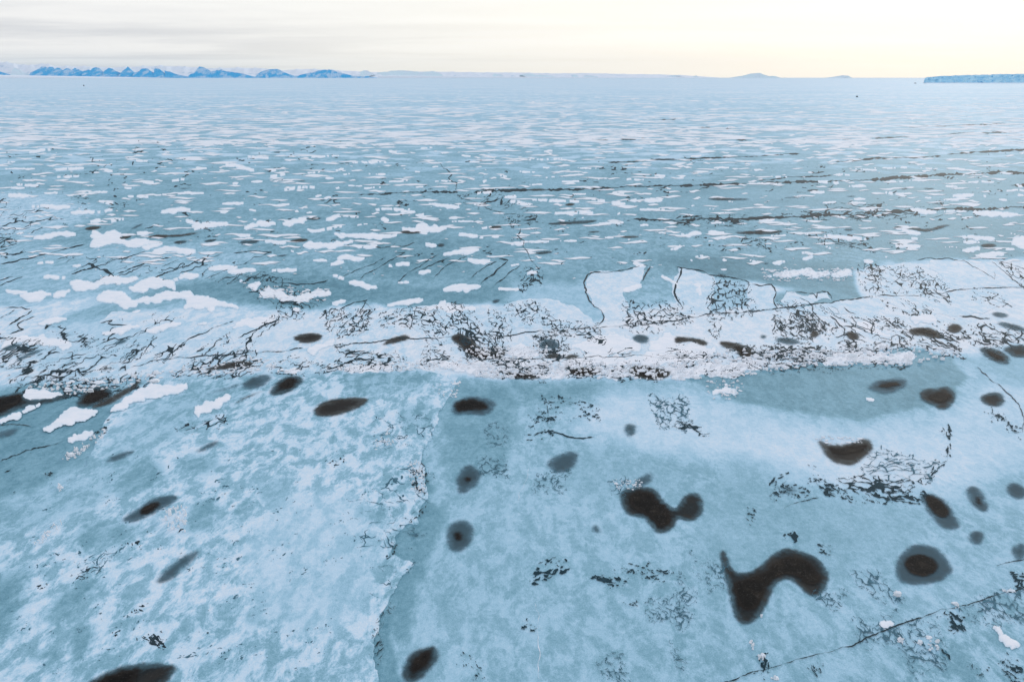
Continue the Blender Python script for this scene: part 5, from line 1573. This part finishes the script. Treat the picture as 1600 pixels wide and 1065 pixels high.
STREAKS = {
 'A': "120 440 345 438 28;205 130 420 131 16;470 140 525 138 18;30 208 190 200 14;0 222 120 212 10;0 130 170 128 8;0 100 80 98 6;180 245 290 240 12;405 240 500 236 12;545 225 610 212 10;435 285 525 282 16;590 260 705 256 14;640 195 735 190 14;745 185 870 182 12;885 128 980 126 12;515 90 750 92 10;820 250 960 236 14;700 255 790 246 10;715 320 880 325 24;320 335 440 326 22;440 328 545 320 16;360 380 480 372 18;490 370 590 366 16;580 432 700 425 20;1000 295 1140 285 14;1010 330 1090 328 8;1130 325 1220 322 10;1280 298 1350 292 10;1360 325 1380 330 14;1400 335 1445 332 8;1025 205 1120 200 14;1130 190 1220 188 10;1225 220 1475 222 16;1210 165 1335 160 14;1040 115 1190 130 22;1190 128 1480 105 8;1230 135 1280 135 14;1490 175 1560 170 10;1380 150 1500 145 8;1535 135 1598 133 12;1400 75 1590 70 10;1130 70 1270 85 14;1530 222 1585 218 10;1500 265 1535 262 14;1430 260 1490 255 10;1490 355 1598 352 22;1440 420 1598 395 16;1380 418 1480 408 14;1060 440 1170 434 16;1190 470 1340 465 18;1540 440 1598 435 20;660 488 765 482 22;720 515 935 500 30;950 598 1095 580 28;1060 602 1200 600 24;1220 612 1385 588 18;1440 555 1510 552 16;1515 570 1598 560 20;1535 625 1598 635 20;570 800 660 788 14;170 850 300 822 34;475 890 650 855 30;0 710 130 690 24;130 570 250 560 14;195 635 310 628 22;330 580 400 575 14;665 880 835 845 34;880 855 965 840 14;1510 760 1598 740 24;1345 780 1390 785 26;1335 512 1375 510 8;1155 360 1190 362 8;230 165 400 168 14;80 50 250 45 16;0 250 140 255 20;110 310 330 300 22",
 'B': "60 100 250 98 12;0 155 110 152 6;140 150 235 160 10;205 188 355 185 8;20 212 110 205 8;100 220 220 215 10;250 145 380 145 6;395 122 475 120 6;350 215 395 212 8;430 188 530 185 8;795 88 1080 85 10;800 147 915 142 10;740 165 800 165 10;925 125 975 122 8;600 100 680 98 8;540 72 640 70 8;215 50 290 50 12;350 35 440 35 8;920 48 1000 48 8;1010 190 1125 188 10;1090 127 1200 127 8;1150 178 1250 175 8;1300 182 1420 178 12;1430 165 1540 160 12;1540 175 1598 172 8;940 170 1000 170 8;860 205 960 200 8;640 190 700 188 12;610 240 720 240 14;740 272 825 248 16;780 290 900 285 18;885 272 1165 285 16;1055 252 1170 240 8;1150 270 1260 280 10;1250 300 1330 280 20;1300 275 1560 275 18;1360 318 1515 318 14;1285 242 1330 240 8;130 325 360 310 14;250 330 350 324 14;390 300 560 300 22;570 285 660 300 14;330 342 410 345 14;190 365 235 365 20;70 390 135 385 8;0 355 115 348 8;500 360 545 358 8;520 375 640 370 8;920 340 1195 330 18;1090 357 1140 356 6;1275 338 1305 336 10;1190 380 1340 382 16;1380 395 1440 388 12;0 450 270 430 26;0 485 200 490 18;0 430 40 435 16;340 430 420 425 8;520 420 680 455 20;690 440 755 448 10;355 482 460 474 18;640 405 720 402 14;750 480 850 478 20;850 465 1000 470 14;1010 465 1120 460 8;1220 450 1270 445 10;1460 425 1550 430 8;1560 435 1598 438 14;1530 500 1598 488 16;1320 460 1350 455 6;0 545 120 540 26;460 525 650 505 26;545 560 700 548 22;180 575 340 575 18;350 610 430 605 20;770 575 850 575 10;810 620 930 610 20;250 660 330 650 14;40 670 180 665 30;490 690 640 672 40;180 770 380 730 24;1355 570 1420 575 24;1300 690 1400 670 26;1455 600 1580 680 20;0 740 35 735 10;680 690 840 680 14",
 'C': "0 437 105 432 20;110 425 225 422 16;0 490 40 486 8;40 550 68 551 12;60 533 120 535 10;205 553 225 553 14;130 464 170 464 6;435 438 520 440 8;555 433 615 434 8;670 432 890 465 22;700 470 880 500 10;675 494 710 494 10;570 520 650 525 14;568 542 625 542 16;440 565 510 560 20;325 555 375 560 10;850 555 900 560 22;905 528 1000 546 8;185 592 225 598 8;990 410 1115 425 24;995 440 1120 460 12;985 475 1125 500 24;1265 445 1460 450 22;1300 460 1395 475 16;1290 495 1400 510 22;1360 525 1520 530 26;1475 492 1570 510 12;1525 430 1570 432 8;1215 488 1290 495 6;1070 320 1200 330 24;1200 322 1330 330 10;1375 325 1598 352 26;1240 362 1280 362 6;600 235 685 240 16;905 237 1085 250 14;1120 263 1185 265 8;800 270 860 270 14;785 285 880 288 10;620 290 740 282 8;1210 245 1425 262 18;1230 270 1340 272 14;1470 275 1598 278 10;1190 208 1300 214 10;1240 190 1470 195 10;1490 225 1598 235 12;770 207 865 214 14;1050 185 1180 182 8;940 190 1040 185 8;580 192 770 190 14;350 198 480 196 8;160 127 290 122 8;590 147 625 147 8;330 135 380 135 8;710 158 830 158 10;900 122 1100 130 10;810 130 940 138 8;1100 130 1220 128 8;430 165 500 168 8;400 50 500 48 8;0 75 130 70 8;50 300 80 300 6;130 315 175 315 5;225 282 275 284 6;160 355 260 370 10;120 380 205 380 10;350 365 470 370 12;890 345 950 348 10;535 303 560 303 5;1540 205 1598 208 12;1480 150 1560 150 10;1270 165 1340 160 10;1540 250 1598 255 10",
}
for pn, s in STREAKS.items():
    for k in s.split(';'):
        x0, y0, x1, y1, th = (float(v) for v in k.split())
        (x0, y0), (x1, y1) = pts(pn, '%f %f %f %f' % (x0, y0, x1, y1))
        th *= ZS
        L = x1 - x0
        what = ('long white snow streak' if L > 48 and th < 6 else 'thin white snow streak' if th < 3.2 else 'small white snow patch' if L < 26 else 'ragged white snow patch' if th > 6.5 else 'white snow patch')
        snow(lens(x0 - .18 * L, y0, x1 + .18 * L, y1, max(th * 1.2, 2.2), sr), None, what=what, amp=.14, step=2.0, ay=.4)

# the same snow too far or too small to tell apart: one object
def snow_flecks():
    rng = random.Random(61)
    verts, faces = [], []

    def fleck(x, y, L, th):
        z = rng.uniform(.05, .08)
        ring = lens(x - L / 2, y, x + L / 2, y + rng.uniform(-.5, .5), th, rng)
        if area2(ring) > 0:
            ring = ring[::-1]
        b = len(verts)
        n = len(ring)
        for q in ring:
            verts.append(P(q[0], q[1])[:2] + (z,))
        faces.append(tuple(range(b, b + n)))

    for _ in range(1500):                    # far plain
        y = 150 + 75 * rng.random() ** .8
        x = rng.uniform(-60, 1660)
        k = (y - 120) / 100
        fleck(x, y, min(60, rng.lognormvariate(math.log(36 * k + 5), .6)), rng.uniform(.5, 1.1) * (2.6 * k))
    for _ in range(1000):                     # short streaks of the middle plain
        y = 222 + 190 * rng.random() ** 1.6
        x = rng.uniform(-40, 1640)
        k = (y - 120) / 100
        L = min(46, rng.lognormvariate(math.log(10 + 8 * k), .55))
        fleck(x, y, L, min(rng.uniform(1.1, 2.0) * (1 + .45 * k), L * .24))
    for _ in range(300):                     # little crumbs between the larger patches
        y = rng.uniform(225, 440)
        x = rng.uniform(-20, 1620)
        k = (y - 120) / 100
        fleck(x, y, rng.lognormvariate(math.log(5.0), .5), rng.uniform(.6, 1.4))
    o = link_mesh('snow_flecks', verts, faces, M_SNOW)
    tag(o, kind='stuff')


snow_flecks()


# broken ice rubble: knobs of white ice along the ridge, countless
def rubble():
    rng = random.Random(67)
    verts, faces = [], []

    def lump(x, y, s, h):
        cx, cy, _ = P(x, y)
        n = rng.randint(5, 7)
        b = len(verts)
        a0 = rng.uniform(0, 6.28)
        for ringz, k in ((0.0, 1.0), (h * rng.uniform(.5, .8), .75)):
            for i in range(n):
                a = a0 + 2 * math.pi * i / n
                r = s * k * rng.uniform(.6, 1.25)
                verts.append((cx + r * math.cos(a) * 1.5, cy + r * math.sin(a), ringz + .02))
        verts.append((cx + rng.uniform(-.3, .3) * s, cy, h + .02))
        for i in range(n):
            j = (i + 1) % n
            faces.append((b + i, b + j, b + n + j, b + n + i))
            faces.append((b + n + i, b + n + j, b + 2 * n))

    def spray(pn, s, count, size, h):
        poly = pts(pn, s)
        q = np.array(poly)
        c = 0
        while c < count:
            x, y = rng.uniform(q[:, 0].min(), q[:, 0].max()), rng.uniform(q[:, 1].min(), q[:, 1].max())
            if sdf_poly(np.array([x]), np.array([y]), poly)[0] < 0:
                c += 1
                lump(x, y, .62 * size * rng.lognormvariate(0, .5), h * 1.3 * rng.lognormvariate(0, .4))

    spray('E', '600 320 1598 320 1598 400 940 385 740 390 620 385', 420, .26, .22)
    spray('E', '-40 330 700 300 700 345 0 360', 160, .22, .16)
    spray('F', '0 270 640 250 1300 240 1300 290 1040 330 640 330 300 380 0 395', 520, .26, .22)
    spray('E', '540 240 960 240 960 300 640 300', 160, .24, .2)
    spray('D', '80 420 560 380 900 340 1200 280 1300 340 900 385 560 430 330 470', 240, .2, .16)
    spray('F', '120 400 300 400 300 480 150 490', 50, .16, .12)
    spray('C', '380 590 810 590 800 650 400 650', 160, .3, .15)
    spray('A', '1100 650 1560 690 1500 760 1200 740', 90, .3, .15)
    spray('F', '600 650 850 660 850 690 680 690', 60, .12, .08)
    spray('H', '1250 130 1400 130 1400 180 1290 180', 60, .10, .07)
    spray('E', '430 420 560 400 540 480 440 470', 60, .15, .1)
    spray('G', '770 270 870 250 860 380 770 370', 50, .11, .26)
    spray('G', '260 160 290 160 280 195', 8, .10, .26)
    spray('G', '150 440 260 330 300 330 200 430', 40, .06, .22)
    spray('H', '310 60 380 40 400 200 330 180', 60, .10, .22)
    spray('E', '150 680 230 640 260 700 170 720', 36, .10, .22)
    spray('D', '280 760 480 620 500 650 330 770', 60, .14, .2)
    for s_, n_ in (('1275 700 1305 705 1300 725 1280 725', 8), ('1015 860 1040 870 1035 895 1015 880', 8), ('1130 850 1170 860 1165 880', 8), ('1105 870 1125 875 1120 905', 6), ('1150 890 1180 900 1165 930', 6),
                   ('370 935 395 935 390 970 372 965', 12), ('325 880 355 880 345 925', 8), ('990 650 1020 650 1015 675 990 670', 8), ('370 755 390 755 385 775', 5), ('425 1045 460 1050 450 1065', 6), ('1490 640 1550 640 1540 665', 12), ('1185 880 1200 880 1200 920', 4)):
        spray('I', s_, n_, .10, .12)
    o = link_mesh('ice_rubble', verts, faces, M_SNOW)
    tag(o, kind='stuff')


rubble()

# tiny lumps far out on the plain
def far_lump(px, py, w, h, label):
    rng = random.Random(int(px))
    x, y, _ = P(px, py)
    k = math.hypot(x, y) / FOC
    bm = bmesh.new()
    bmesh.ops.create_icosphere(bm, subdivisions=2, radius=1.0)
    for v in bm.verts:
        r = rng.uniform(.8, 1.15)
        v.co = Vector((v.co.x * w * k * .5 * r, v.co.y * w * k * .5 * r, max(-.1, v.co.z) * h * k * r))
    me = bpy.data.meshes.new('ice_lump')
    bm.to_mesh(me); bm.free()
    me.materials.append(M_CRACK_SOFT)
    o = bpy.data.objects.new('ice_lump', me)
    COL.objects.link(o)
    o.location = (x, y, 0)
    tag(o, label, 'ice lump')


far_lump(1339, 152, 2.6, 2.0, 'tiny dark lump alone on the far ice between iceberg and middle')
far_lump(1430, 130.6, 3.0, .9, 'tiny dark lump close to the left end of the iceberg')
far_lump(131, 134.5, 1.6, 1.4, 'tiny dark speck on the ice in front of the mountains')

settle_labels()

# ------------------------------------------------------------------ haze
def haze():
    m, nt = new_mat('haze')
    v = nt.nodes.new('ShaderNodeVolumePrincipled')
    v.inputs['Color'].default_value = (0.72, 0.87, 0.98, 1)
    v.inputs['Density'].default_value = HAZE_DENSITY
    v.inputs['Anisotropy'].default_value = 0.0
    o = nt.nodes.new('ShaderNodeOutputMaterial')
    nt.links.new(v.outputs[0], o.inputs['Volume'])
    me = bpy.data.meshes.new('haze')
    bm = bmesh.new()
    bmesh.ops.create_cube(bm, size=1.0)
    bm.to_mesh(me); bm.free()
    me.materials.append(m)
    ob = bpy.data.objects.new('haze', me)
    COL.objects.link(ob)
    s = 2 * 80000
    ob.scale = (s, s, 1800.0)
    ob.location = (0, 0, 1800 / 2 - 4.0)
    tag(ob, kind='stuff')


HAZE_DENSITY = 3.5e-6
if HAZE_DENSITY:
    haze()
